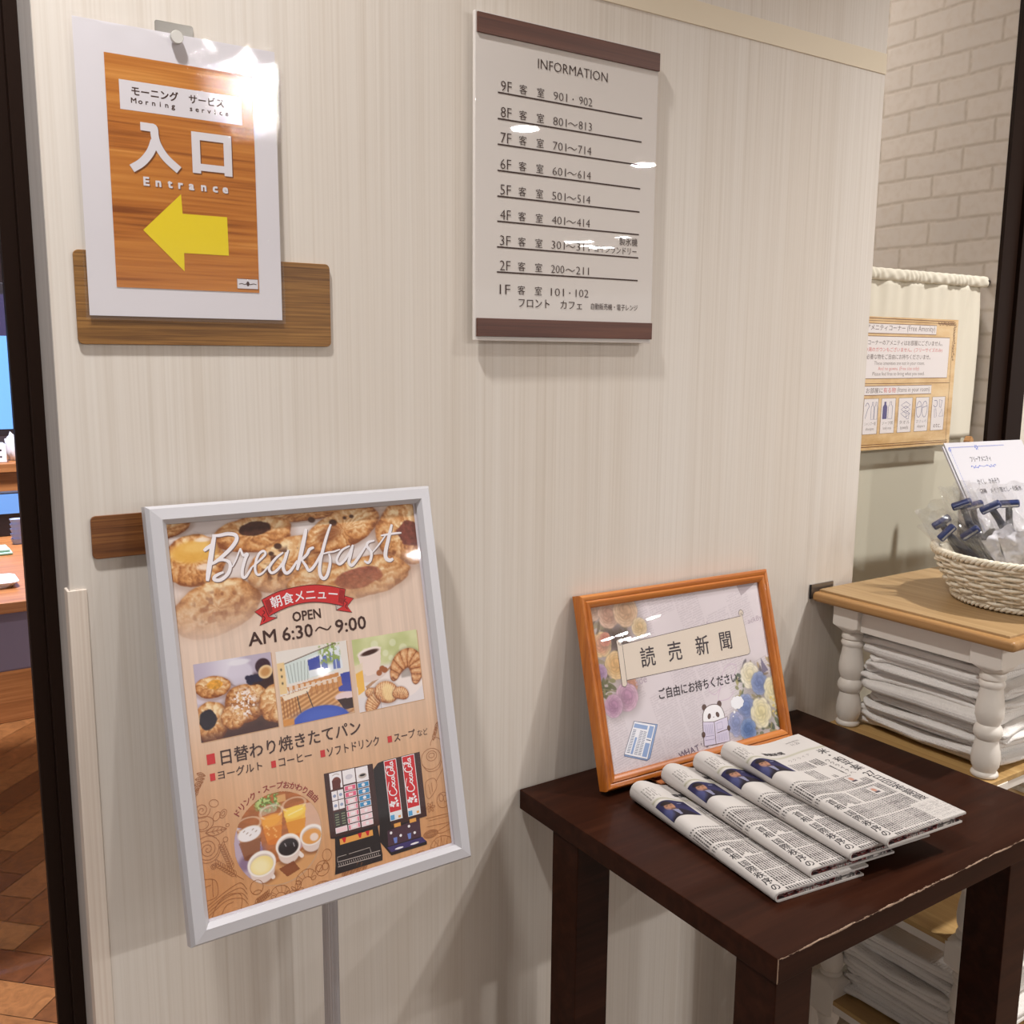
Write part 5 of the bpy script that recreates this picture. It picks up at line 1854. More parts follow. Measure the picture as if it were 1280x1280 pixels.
def nq(s, t):
    p = NA * (1 - s) * (1 - t) + NB * s * (1 - t) + NC * s * t + ND * (1 - s) * t
    return (float(p[0]), float(p[1]))


P.poly([nq(0, 0), nq(1.08, -0.03), nq(1.10, 0.95), nq(1, 1.04), nq(0.02, 1.05)], nb, 2)
P.outline([nq(0, 0), nq(1.08, -0.03), nq(1.10, 0.95), nq(1, 1.04), nq(0.02, 1.05)], 0.8, nl, 3)
P.poly([nq(0, 0), nq(1, 0), nq(1, 1), nq(0, 1)], nw, 4)
P.outline([nq(0, 0), nq(1, 0), nq(1, 1), nq(0, 1)], 0.8, nl, 5)
for a, b, c, d in ((0.05, 0.06, 0.66, 0.18), (0.74, 0.05, 0.94, 0.40), (0.74, 0.55, 0.94, 0.95), (0.24, 0.45, 0.33, 0.95)):
    P.poly([nq(a, b), nq(c, b), nq(c, d), nq(a, d)], nb, 5)
for k in range(15):
    t = 0.25 + k * 0.048
    P.line([nq(0.06, t), nq(0.20, t)], 0.8, nl, 5)
    P.line([nq(0.38, t), nq(0.52, t)], 0.8, nl, 5)
    P.line([nq(0.55, t), nq(0.68, t)], 0.8, nl, 5)
P.line([nq(0.74, 0.46), nq(0.94, 0.46)], 1.2, nl, 5)
# thought cloud
cl = ink('cloud_white', 238, 236, 240)
for k in range(9):
    a = 2 * PI * k / 9
    P.ell(241.5 + 8.6 * math.cos(a), 168.5 + 5.6 * math.sin(a), 4.6, 4.0, cl, 3)
P.ell(241.5, 168.5, 9, 6.5, cl, 3)
P.ell(233, 181, 2.0, 2.0, cl, 3)
P.ell(229.5, 186.5, 1.2, 1.2, cl, 3)
# a plain panda reading a paper
pb = ink('panda_brown', 92, 66, 58)
pw_ = ink('panda_white', 240, 236, 238)
for ex in (176.6, 206.2):
    P.ell(ex, 164.2, 4.4, 4.6, pb, 3)
HD = smooth_line([(171.5, 190), (170.5, 180), (174.5, 169.5), (184, 163.6), (198, 163.4), (208, 169), (212.3, 179), (212.4, 190)], 5)
P.poly(HD, pw_, 4)
P.line(HD, 0.9, pb, 5)
P.ell(183.4, 178.0, 3.2, 4.2, pb, 5, ang=0.5)
P.ell(199.6, 178.4, 3.2, 4.2, pb, 5, ang=-0.5)
P.ell(191.4, 180.6, 0.9, 0.7, pb, 5)
pp = ink('paper_lilac', 216, 206, 226)
P.poly([(169.6, 183.6), (191.0, 187.0), (188.2, 218.6), (165.6, 217.0)], pp, 6)
P.poly([(191.0, 187.0), (217.6, 184.6), (215.6, 219.4), (188.2, 218.6)], pp, 6)
P.outline([(169.6, 183.6), (191.0, 187.0), (217.6, 184.6), (215.6, 219.4), (188.2, 218.6), (165.6, 217.0)], 0.9, pb, 7)
P.line([(191.0, 187.0), (188.2, 218.6)], 0.9, pb, 7)
pv = ink('paper_violet', 150, 140, 176)
for k in range(7):
    P.line([(172 + k * 2.4, 188.0 + k * 0.3), (171 + k * 2.4, 202 + k * 0.2)], 0.5, pv, 7)
    P.line([(194 + k * 3.0, 206.0), (193 + k * 3.0, 216.5)], 0.5, pv, 7)
P.outline([(195, 190.5), (206, 189.5), (205.6, 199), (194.5, 199.6)], 0.6, pv, 7)
P.line([(193.5, 203.6), (214, 202.0)], 0.9, pb, 7)
P.outline([(170.5, 204.5), (187.5, 206), (187, 211), (170, 209.6)], 0.6, pv, 7)
P.ell(167.6, 201, 3.2, 4.0, pb, 8)
P.ell(217.0, 201, 3.2, 4.0, pb, 8)
fO = fc - fN * 0.0034 - fU * (FW / 2000 * kf) + fV * (FH / 2000 * kf)
P.build('printed_notice', pf, (fO, fU * kf, fV * kf, fN), 0.00008)
MB().add([fM @ Vector((a * (fw / 2 + 0.003), b * (fh / 2 + 0.003), -0.0018)) for a, b in ((-1, -1), (1, -1), (1, 1), (-1, 1))], [(0, 1, 2, 3)]).build('glass', film('frame_glass', 0.0, 0.01, 30, 0.0), pf)

# ================================================================== FOLDED NEWSPAPERS
NWd, NLn, NH = 0.127, 0.262, 0.0112
m_news = mat('newsprint', S(216, 210, 206), 0.75, spec=0.15)
m_newsin = mat('newsprint_inner', S(120, 84, 80), 0.7, spec=0.15)
_f = noise(m_newsin, coords(m_newsin, (70, 140, 40)), 1, 3, 0.6)
L(m_newsin, ramp(m_newsin, _f, [(0.40, S(44, 34, 38)), (0.47, S(120, 50, 48)), (0.53, S(196, 190, 186)), (0.58, S(60, 50, 52)), (0.66, S(210, 204, 200))]), bsdf(m_newsin).inputs['Base Color'])
m_edge2 = mat('newsprint_edge', S(194, 188, 184), 0.8, spec=0.1)


def np_h(a, t):
    """upper surface height of the folded paper"""
    bulge = 0.0150 * (1 - t) ** 1.3 * np.exp(-((np.maximum(a, 0)) / 0.026) ** 2)
    wave = 0.0012 * np.sin(a * 55 + 1) * (1 - t) * np.minimum(np.maximum(a, 0) / 0.04, 1)
    return NH + bulge + wave


def np_top(a, t, lift=0.0):
    a = np.asarray(a, float)
    t = np.asarray(t, float)
    h0 = np_h(0.0, t)
    r = h0 / 2
    ph = np.clip(-a, 0, None) / r
    x = np.where(a >= 0, a, -(r + lift) * np.sin(ph))
    z = np.where(a >= 0, np_h(a, t) + lift, r + (r + lift) * np.cos(ph))
    return x, z


def news_map(A):
    a, t = A[:, 0] / 1000, A[:, 1] / 1000 / NLn
    x, z = np_top(a, t, 0.00025 + A[:, 2] * 0.00012)
    return np.stack([x, -t * NLn, z], 1)


def newspaper_page():
    W = Pic(NWd * 1000 + 13, NLn * 1000, 0.62, (215, 209, 205), -13, 0)
    X, Y = W.X, W.Y
    col = np.floor(X / 3.7)
    inx = (X / 3.7) % 1
    row = np.floor(Y / 3.0)
    iny = (Y / 3.0) % 1
    rr = np.random.RandomState(7)
    T = rr.rand(97, 131)
    chd = T[col.astype(int) % 97, row.astype(int) % 131]
    sub = rr.rand(193, 311)[np.floor(X / 1.1).astype(int) % 193, np.floor(Y / 0.9).astype(int) % 311]
    body = ((inx > 0.18) & (inx < 0.76) & (iny > 0.06) & (iny < 0.94)).astype(float)
    band = ((Y - 90) % 33 > 2.6)
    para = (vnoise(col * 0.37, np.floor((Y - 90) / 33) * 5.1, 3) + 0.25 * vnoise(X * 0.05, Y * 0.03, 8) > 0.30)
    m = body * band * para * (0.40 + 0.60 * (sub > 0.30)) * (Y > 70)
    m[(X > 101) & (Y < 222)] = 0
    m[(X > 88) & (Y < 140)] = 0
    m[(X > 74) & (X < 88) & (((Y > 128) & (Y < 146)) | ((Y > 163) & (Y < 181)))] = 0
    m[(Y < 92) & (X < 36)] = 0
    m[(X < 11.5) & (Y > 166)] = 0
    m[(X > 84) & (Y > 218) & (Y < 262)] = 0
    W.mix(0.92 * m, (50, 46, 48))
    W_text = m
    # dotted table at the lower right
    tb_ = ((X > 84) & (Y > 222) & (Y < 258) & ((X / 2.4) % 1 > 0.4) & ((Y / 2.1) % 1 > 0.45) & (sub > 0.35)).astype(float)
    W.mix(0.55 * tb_, (90, 86, 88))
    # upper left notes
    up = ((X < 6) & (X > -12) & (Y > 18) & (Y < 42) & (inx > 0.2) & (inx < 0.8) & (iny > 0.15) & (chd > 0.25)).astype(float)
    W.mix(0.7 * up * (0.4 + 0.6 * sub), (90, 86, 84))
    cb = 47 + 0.10 * np.maximum(X, 0) - 12.5 * sst(20, 100, X)
    W.mix(np.exp(-((Y - cb) / 2.2) ** 2) * 0.9, (188, 184, 164))
    W.mix(((np.abs(Y - cb) < 1.2) & (X < 22) & ((X / 1.7) % 1 > 0.4)).astype(float) * 0.4, (140, 136, 116))
    # colour photograph of a speaker in a dark suit
    W.rc(-14, 53, 31, 91, (42, 40, 70), 1.0)
    W.mix((1 - sst(30, 32, X)) * sst(53, 54, Y) * (1 - sst(90, 91, Y)) * 0.8, C3(44, 42, 78) * (0.6 + 0.8 * fbm(X, Y, 0.07, 3)[..., None]))
    W.el(8, 96, 20, 21, (40, 34, 42), 0, 1, 0.08)
    W.el(0.5, 66.5, 6.8, 8.8, (176, 126, 100), 0.15, 1, 0.12)
    W.el(-0.2, 59.4, 7.2, 4.0, (38, 30, 32), 0.1, 0.95, 0.2)
    W.el(2.0, 74.4, 4.6, 2.6, (96, 68, 58), 0, 0.8, 0.3)
    W.el(-2.2, 65.2, 1.5, 0.7, (50, 36, 36), 0, 0.9)
    W.el(3.2, 65.4, 1.5, 0.7, (50, 36, 36), 0, 0.9)
    W.el(0.9, 69.4, 1.2, 2.0, (146, 100, 80), 0, 0.7, 0.4)
    W.pg([(-1, 75), (7, 76), (5.5, 88), (2.0, 88)], (150, 150, 180), 0.9)
    W.ln(15, 62, 23, 59, 1.2, (168, 172, 204), 0.8)
    W.el(-9, 78, 7, 9, (92, 98, 150), 0, 0.7, 0.5)
    W.mix(sst(90.5, 91.2, Y) * (1 - sst(119, 120, Y)) * (1 - sst(40, 41, X)), (215, 209, 205))
    # two small portraits
    for yy in (130, 165):
        W.rc(76, yy, 84, yy + 13, (196, 186, 186), 1)
        W.el(80, yy + 5.5, 3.0, 3.8, (196, 140, 118), 0, 1, 0.2)
        W.rc(76, yy + 9.5, 84, yy + 13, (60, 54, 64), 0.9)
    W.mix(0.06 * np.ones_like(X), C3(200, 190, 180) * (0.7 + 0.6 * fbm(X, Y, 0.02, 5)[..., None]))
    return W


NP_PRINT = newspaper_page()
m_npic = picture_ink('newspaper_picture_ink', 0.75, 0.80, 0.12)
n_bk = ink('news_black', 44, 40, 44, 0.7)
n_gr = ink('news_grey', 104, 98, 100, 0.7)


def make_newspaper():
    root = thing('newspaper', 'x', 'newspaper', (0, 0, 0))
    nt = 26
    # outer pages: C-shaped fold
    ts = np.linspace(0, 1, nt)
    th = 0.0036

    def loop(t, inset=0.0, right=0.0, thick=th):
        """closed cross-section of one folded bundle"""
        h0 = float(np_h(0.0, t))
        out, inn = [], []
        r = h0 / 2 - inset
        na = 16
        for k in range(na):
            a = (NWd + right) * (1 - k / (na - 1))
            out.append((a, float(np_h(a, t)) - inset))
            inn.append((a, float(np_h(a, t)) - inset - thick))
        for k in range(1, 10):
            p = PI * k / 10
            out.append((-r * math.sin(p), h0 / 2 + r * math.cos(p)))
            ri = max(r - thick, 0.0004)
            inn.append((-ri * math.sin(p), h0 / 2 + ri * math.cos(p)))
        for k in range(na):
            a = (NWd + right - 0.006) * k / (na - 1)
            out.append((a, inset))
            inn.append((a, inset + thick))
        return out + inn[::-1]

    def sweep(mb, **kw):
        rings = [loop(t, **kw) for t in ts]
        n = len(rings[0])
        vs = [(x, -t * NLn, z) for t, R_ in zip(ts, rings) for x, z in R_]
        fs = []
        for i in range(nt - 1):
            for k in range(n):
                fs.append((i * n + k, i * n + (k + 1) % n, (i + 1) * n + (k + 1) % n, (i + 1) * n + k))
        m = n // 2
        for i in (0, nt - 1):
            for k in range(m - 1):
                q = (i * n + k, i * n + k + 1, i * n + n - 2 - k, i * n + n - 1 - k)
                fs.append(q if i == 0 else q[::-1])
        mb.add(vs, fs)

    mb = MB()
    sweep(mb, thick=0.0022)
    mb.build('outer_pages', m_edge2, root, 50)
    mb = MB()
    sweep(mb, inset=0.0024, right=-0.004, thick=0.0020)
    for i, v in enumerate(mb.v):
        mb.v[i] = (v[0], v[1] * 0.990 - 0.0012, v[2])
    mb.build('inner_pages', m_newsin, root, 50, 'darker colour-printed inner pages')
    P = Print()
    a, b, c, d = NP_PRINT.box
    P.raster(NP_PRINT.I, a, b, c, d - 0.5, m_npic, 0)
    for i, ch in enumerate('讀賣新聞'):
        P.glyph(ch, 33 + i * 9.0, 34.5 + i * 0.2, 9.6, n_bk, 1, 0, 0.02)
    P.text('11.22', 92, 106, 19, 24.5, n_gr, 1)
    P.text('2025年(令和7年)', 88, 112, 13.5, 17.0, n_gr, 1)
    for i, ch in enumerate('ウクライナ'):
        P.glyph(ch, 52 + i * 9.0, 60 - i * 1.2, 7.0, n_gr, 1, 0, -0.01)
    for i, ch in enumerate('米・和平案'):
        P.glyph(ch, 112 - (2 if ch == '・' else 0), 58 + i * 14.2 + (4 if i > 1 else 0) - (3 if i > 1 else 0), 15.5, n_bk, 1, 0, 0.01)
    for i, ch in enumerate(('27', '日', '回', '答', '期', '限')):
        if ch == '27':
            P.text(ch, 104.5, 119.5, 130, 142, n_bk, 1, 0.01)
        else:
            P.glyph(ch, 112, 150.5 + (i - 1) * 15.0, 15.5, n_bk, 1, 0, 0.01)
    for i, ch in enumerate('ウクライナへ'):
        P.glyph(ch, 96, 82 + i * 8.2, 8.2, n_bk, 1)
    for i, ch in enumerate('首相国際秩序の'):
        P.glyph(ch, 2.6, 175 + i * 12.4 + (3 if i > 1 else 0), 12.4, n_bk, 1, 0, 0.012)
    P.build('front_page', root, news_map, label='printed front page wrapped over the fold', smooth=True)
    return root


N_LAB = ['lowest newspaper of the fanned row, the one nearest the table edge', 'second newspaper of the fanned row, lying on the lowest one',
         'third newspaper of the fanned row, just under the topmost one', 'topmost newspaper of the fanned row, its front page fully in view']
# back-left fold corner and turn of each paper on the table
N_POS = [(0.7930, -0.113, 0.7043, -7.0), (0.8450, -0.114, 0.7159, -7.0), (0.8885, -0.127, 0.7275, -6.0), (0.9220, -0.143, 0.7391, -4.5)]
n0 = make_newspaper()
for k in range(4):
    o = n0 if k == 0 else copy_tree(n0)
    x, y, z, a = N_POS[k]
    o.location = (x, y, z)
    o.rotation_euler = (0, 0, math.radians(a))
    tag(o, N_LAB[k], 'newspaper', 'folded newspapers fanned on the side table')

# ================================================================== CURTAIN, AMENITY NOTICE
m_cloth = mat('curtain_cloth', S(226, 219, 202), 0.85, spec=0.1)
_f = noise(m_cloth, coords(m_cloth, (700, 700, 700)), 1, 1)
bump(m_cloth, _f, 0.15, 0.0004)
cu = thing('curtain', 'cream cafe curtain gathered on a thin rod across the recess', 'curtain', (1.61, 0.115, 1.11))


def cloth_grid(fn, nx, nz):
    vs = [fn(i / nx, j / nz) for j in range(nz + 1) for i in range(nx + 1)]
    fs = []
    for j in range(nz):
        for i in range(nx):
            a = j * (nx + 1) + i
            fs.append((a, a + 1, a + nx + 2, a + nx + 1))
    return MB().add(vs, fs)


def drape(u, v):
    x = 1.354 + (1.852 - 1.354) * u
    z = 1.1105 + (1.405 - 1.1105) * v
    y = 0.117 + 0.0025 * math.sin(u * 40 + 2 * math.sin(v * 3)) * (0.35 + v) + 0.0015 * math.sin(u * 90) * v
    return (x, y, z)


o = cloth_grid(drape, 120, 30).build('drape', m_cloth, cu, 180)
sd = o.modifiers.new('thickness', 'SOLIDIFY')
sd.thickness = 0.0008


def casing(u, v):
    a = 2 * PI * v
    x = 1.354 + (1.862 - 1.354) * u
    wr = math.sin(u * 190 + 4 * math.sin(u * 23) + 2.0 * math.cos(a)) + 0.6 * math.sin(u * 83 - 2.5 * math.cos(a))
    return (x, 0.1145 + (0.0062 + 0.0013 * wr) * math.sin(a), 1.4135 + (0.0104 + 0.0004 * math.sin(u * 130)) * math.cos(a))


cloth_grid(casing, 260, 20).build('gathered_casing', m_cloth, cu, 180)
MB().tube([(1.353, 0.115, 1.4135), (1.864, 0.115, 1.4135)], 0.0045, 12).build('rod', mat('rod_white', S(220, 214, 204), 0.4), cu, 60)
MB().tube([(1.860, 0.115, 1.4135), (1.866, 0.115, 1.4135)], 0.0065, 14).build('rod_cap', m_blk, cu, 60, 'black rod end cap')

an_ = thing('amenity_notice', 'parchment-style amenity notice hanging on the cream curtain', 'notice', (1.61, 0.11, 1.10))
k_par = mat('parchment', S(226, 190, 138), 0.5, spec=0.3)
_f = noise(k_par, coords(k_par, (9, 9, 26)), 1, 4, 0.6)
L(k_par, ramp(k_par, _f, [(0.35, S(206, 164, 108)), (0.55, S(232, 198, 148)), (0.75, S(240, 214, 170))]), bsdf(k_par).inputs['Base Color'])
MB().box(1.4300, 1.7690, 0.1085, 0.1095, 1.1005, 1.3385).build('sheet', k_par, an_)
a_wh = ink('amenity_white', 232, 224, 222)
a_br = ink('amenity_brown', 120, 78, 48)
a_tx = ink('amenity_text', 96, 74, 66)
a_rd = ink('amenity_red', 206, 90, 84)
a_vi = ink('amenity_violet', 92, 84, 132)
P = Print()
P.line([(-60, 84), (255, 85.6)], 1.3, a_br, 1)
P.line([(-60, 88.4), (255, 89.4)], 0.8, a_br, 1)
for (x0, y0, x1, y1) in ((-50, 93.6, 199.8, 110.6), (-50, 115.6, 244.8, 190.8), (-50, 204.0, 197.6, 220.4)):
    P.rect(x0, y0, x1, y1, a_wh, 1)
    P.outline([(x0, y0), (x1, y0), (x1, y1), (x0, y1)], 1.0, a_br, 2)
P.text('アメニティコーナー', -8, 104, 95.8, 105.6, a_tx, 2)
P.text('(Free Amenity)', 110, 195, 95.0, 108.4, a_tx, 2, -0.01)
P.text('このコーナーのアメニティはお部屋にございません。', -22, 222, 121.8, 131.4, a_tx, 2)
P.text('浴衣の湯のガウンもございません。(フリーサイズのみ)', -30, 223, 135.0, 144.2, a_rd, 2)
P.text('必要な物をご自由にお持ちくださいませ。', -3, 187, 147.2, 156.6, a_tx, 2)
P.text('These amenities are not in your room.', 20, 170, 160.0, 168.6, a_tx, 2, -0.01)
P.text('And no gowns. (Free size only)', 32, 154, 169.6, 178.0, a_rd, 2, -0.01)
P.text('Please feel free to bring what you need.', 17, 172, 179.0, 187.6, a_tx, 2, -0.01)
P.text('お部屋に', 2, 50, 207.2, 216.8, a_tx, 2)
P.text('有る物', 52, 88, 207.2, 216.8, a_rd, 2)
P.text('(Items in your room)', 93, 192, 207.0, 218.4, a_tx, 2, -0.01)
P.line([(-60, 199.6), (255, 200.4)], 1.0, a_br, 1)
P.line([(254, 122), (257, 318)], 0.8, a_br, 1)
P.line([(-60, 309.5), (262, 311)], 1.0, a_br, 1)
P.line([(-60, 313.5), (262, 314.5)], 1.4, a_br, 1)
for i, (x0, ja, en_) in enumerate(((-1.5, 'シャンプー類', 'shampoo'), (49, 'ソープ類', 'body soap'), (100, 'タオル', 'towels'), (152, 'スリッパ', 'slippers'), (203.6, '', 'etc.'))):
    P.rect(x0, 226.6, x0 + 41.5, 290.6, a_wh, 1)
    P.outline([(x0, 226.6), (x0 + 41.5, 226.6), (x0 + 41.5, 290.6), (x0, 290.6)], 1.0, a_br, 2)
    if ja:
        P.text(ja, x0 + 5, x0 + 37, 268.5, 275, a_tx, 2, -0.01)
    P.text(en_, x0 + 9, x0 + 33, 278, 285, a_tx, 2, -0.01)


def oline(pts, m=a_vi, wd=0.9):
    P.outline(pts, wd, m, 3)


def bottle(x, w_, fill=None):
    pts = [(x, 264), (x, 242), (x + w_ * .3, 238), (x + w_ * .3, 233), (x + w_ * .7, 233), (x + w_ * .7, 238), (x + w_, 242), (x + w_, 264)]
    if fill:
        P.poly(pts, fill, 2)
    oline(pts)


bottle(20, 8); bottle(30, 8)
P.curve([(3, 240), (8, 234), (14, 240), (10, 246), (4, 262)], 0.9, a_vi, 3)
bottle(54, 12, a_vi); bottle(70, 12)
for k in range(3):
    oline([(108, 240 + k * 8), (122, 234 + k * 8), (136, 240 + k * 8), (122, 247 + k * 8)])
oline([(124, 256), (134, 256), (132, 266), (126, 266)])
for xx in (163, 181):
    P.line([(xx + 8 * math.cos(t), 249 + 15 * math.sin(t)) for t in [2 * PI * k / 20 for k in range(21)]], 0.9, a_vi, 3)
    P.line([(xx - 7, 246), (xx + 7, 243)], 0.9, a_vi, 3)
P.curve([(210, 234), (218, 234), (220, 242), (214, 246), (208, 242)], 1.0, a_vi, 3)
oline([(226, 232), (236, 234), (232, 248), (228, 246)])
oline([(212, 250), (217, 249), (220, 264), (214, 266)])
oline([(236, 250), (242, 264), (228, 264)])
rr = random.Random(8)
for k in range(26):
    t = k / 25
    x, y = (206 + 54 * min(1, t * 2), 88 + 3 * rr.random()) if t < 0.5 else (257 + 4 * rr.random(), 90 + 66 * (t - 0.5) * 2)
    r_ = 3.6 - 2.0 * abs(t - 0.5) * 1.4
    P.line([(x + r_ * math.cos(q) * (1 - q / 9), y + r_ * math.sin(q) * (1 - q / 9)) for q in [0.5 * z for z in range(13)]], 1.0, a_br, 3)
P.build('print', an_, ((1.5, 0.1084, 1.42), (1, 0, 0), (0, 0, 1), (0, -1, 0)), 0.00008)
MB().add([(1.4280, 0.1072, 1.0985), (1.7720, 0.1072, 1.0985), (1.7720, 0.1072, 1.3405), (1.4280, 0.1072, 1.3405)], [(0, 1, 2, 3)]).build('laminate_film', film('notice_film', 0.01, 0.06, 90, 0.1), an_)

# ================================================================== FREE-AMENITY CARD
m_card = mat('card_white', S(208, 205, 210), 0.5, spec=0.25)
ca_ = thing('amenity_card', 'white card with blue ornament border and handwriting behind the razor basket', 'card', (1.68, -0.13, 0.9008))
tl = 30.0
b_dir = np.array([0, math.sin(math.radians(tl)), math.cos(math.radians(tl))])
cU = np.array([math.cos(math.radians(-1.0)), 0, math.sin(math.radians(-1.0))])
cN = np.cross(cU, b_dir)
cTL = np.array([1.5805, 0.0, 1.1194])
LEN = (1.1194 - 0.9012) / math.cos(math.radians(tl))
cM = plane_M(cTL, cU, b_dir, cN)
MB().box(0, 0.25, -LEN, 0, -0.0012, 0, 0, 0, cM).build('card_face', m_card, ca_)
MB().box(-0.004, 0.246, -LEN - 0.0, -0.005, -0.0052, -0.0022, 0, 0, cM).build('backing_card', m_card, ca_)
c_bl = ink('border_blue', 110, 124, 190)
c_hw = ink('pen_black', 48, 44, 54)
P = Print()
P.rect(0, 0, 250, LEN * 1000, m_card, 0)
for k in range(46):
    x = 9 + k * 3.8
    P.curve([(x, 10), (x + 1.4, 8.4), (x + 2.8, 10.2)], 0.9, c_bl, 1, 3)
for k in range(40):
    y = 12 + k * 5
    P.curve([(8.6, y), (10.2, y + 1.6), (8.8, y + 3.4)], 0.9, c_bl, 1, 3)
for cx, cy, s_ in ((9, 13, 1), (92, 11, 1.2)):
    for k in range(6):
        a = k * PI / 3
        P.ell(cx + 3 * s_ * math.cos(a), cy + 3 * s_ * math.sin(a), 1.8 * s_, 1.0 * s_, c_bl, 1, 10, a)
P.text('フリーアメニティ', 58, 122, 29, 39, c_hw, 1, 0.012)
for s_ in (-1, 1):
    P.curve([(90, 49), (90 + s_ * 12, 47), (90 + s_ * 24, 50), (90 + s_ * 36, 46)], 1.0, c_bl, 1)
    for k in range(5):
        P.ell(90 + s_ * (12 + k * 6.4), 47 + 3 * (k % 2), 2.2, 1.2, c_bl, 1, 10, 0.6 * s_)
P.text('かくし　かみそり', 50, 118, 72, 82, c_hw, 1, 0.012)
P.text('綿棒　メイク落とし・化粧水', 46, 178, 90, 100, c_hw, 1, 0.012)
P.build('print', ca_, (cTL + cN * 0.0002, cU, b_dir, cN), 0.00008)
ez = thing('card_easel', 'small wooden easel peg showing behind the white card', 'easel', (1.67, 0.03, 0.9008))
m_peg = wood('peg_wood', S(150, 104, 58), S(180, 132, 82), S(200, 152, 100), 'z', 0.5)
MB().prism([(1.682, 1.05), (1.696, 1.05), (1.695, 1.120), (1.689, 1.126), (1.683, 1.118)], 0, 0.012, 0, Matrix(((1, 0, 0, 0), (0, 0, -1, 0.026), (0, 1, 0, 0), (0, 0, 0, 1)))).build('peg', m_peg, ez, 30)
MB().box(1.682, 1.80, 0.012, 0.030, 1.050, 1.062, 0.001).build('cross_bar', m_peg, ez, 30)
for x in (1.775, 1.79):
    MB().box(x, x + 0.012, 0.016, 0.028, 0.9010, 1.058, 0.001).build('leg', m_peg, ez, 30)

# ================================================================== WICKER BASKET
m_wick = mat('white_wicker', S(234, 224, 204), 0.5, spec=0.35)
_f = noise(m_wick, coords(m_wick, (160, 160, 160)), 1, 3)
L(m_wick, ramp(m_wick, _f, [(0.3, S(218, 206, 182)), (0.7, S(238, 230, 214))]), bsdf(m_wick).inputs['Base Color'])
BKX, BKY = 1.466, -0.230
bk = thing('wicker_basket', 'round white wicker basket holding wrapped razors on the pine top', 'basket', (BKX, BKY, SZ))
RB, RT, BHt = 0.100, 0.134, 0.074


def brad(t):
    return RB + (RT - RB) * (t ** 0.8)


KS = 30
rows_ = 13
mb = MB()
for r in range(rows_):
    t = (r + 0.6) / rows_
    z = SZ + 0.006 + t * (BHt - 0.010)
    R0 = brad(t)
    pts = []
    nn = KS * 6
    for k in range(nn):
        a = 2 * PI * k / nn
        rr_ = R0 + 0.0030 * math.sin(a * KS / 2 + PI * r)
        zz = z + 0.0014 * math.sin(a * 5 + r * 1.3)
        pts.append((BKX + rr_ * math.cos(a), BKY + rr_ * math.sin(a), zz))
    mb.tube(pts, 0.0030, 7, True)
for k in range(KS):
    a = 2 * PI * (k + 0.5) / KS
    mb.tube([(BKX + brad(t) * math.cos(a), BKY + brad(t) * math.sin(a), SZ + 0.003 + t * BHt) for t in (0, .25, .5, .75, 1)], 0.0021, 6)
mb.lathe([(RB - 0.004, SZ + 0.004), (brad(.3) - .004, SZ + .3 * BHt), (brad(.7) - .004, SZ + .7 * BHt), (RT - .004, SZ + BHt - .002)], 60, Matrix.Translation((BKX, BKY, 0)), 0, False)
mb.lathe([(0.001, SZ + 0.003), (RB, SZ + 0.003), (RB, SZ + 0.005), (0.001, SZ + 0.005)], 60, Matrix.Translation((BKX, BKY, 0)), 0, False)
mb.build('woven_body', m_wick, bk, 60)
for nm, zc, R0, rr0, nt_ in (('braided_rim', SZ + BHt + 0.002, RT + 0.001, 0.0042, 34), ('braided_foot', SZ + 0.0065, RB + 0.002, 0.0040, 28)):
    mb = MB()
    for ph in range(3):
        pts = []
        nn = nt_ * 8
        for k in range(nn):
            a = 2 * PI * k / nn
            p = a * nt_ + ph * 2 * PI / 3
            r_ = R0 + rr0 * math.cos(p)
            pts.append((BKX + r_ * math.cos(a), BKY + r_ * math.sin(a), max(zc + rr0 * 0.8 * math.sin(p), SZ + 0.0028)))
        mb.tube(pts, 0.0027, 6, True)
    mb.build(nm, m_wick, bk, 60)

# ================================================================== WRAPPED RAZORS
m_nav = mat('razor_navy', S(34, 34, 50), 0.35, spec=0.5)
m_rbl = mat('razor_blue', S(44, 56, 104), 0.3, spec=0.5)
m_rst = mat('razor_steel', S(180, 184, 196), 0.2, 0.9)
m_cel = film('cellophane', 0.09, 0.06, 70, 1.0)


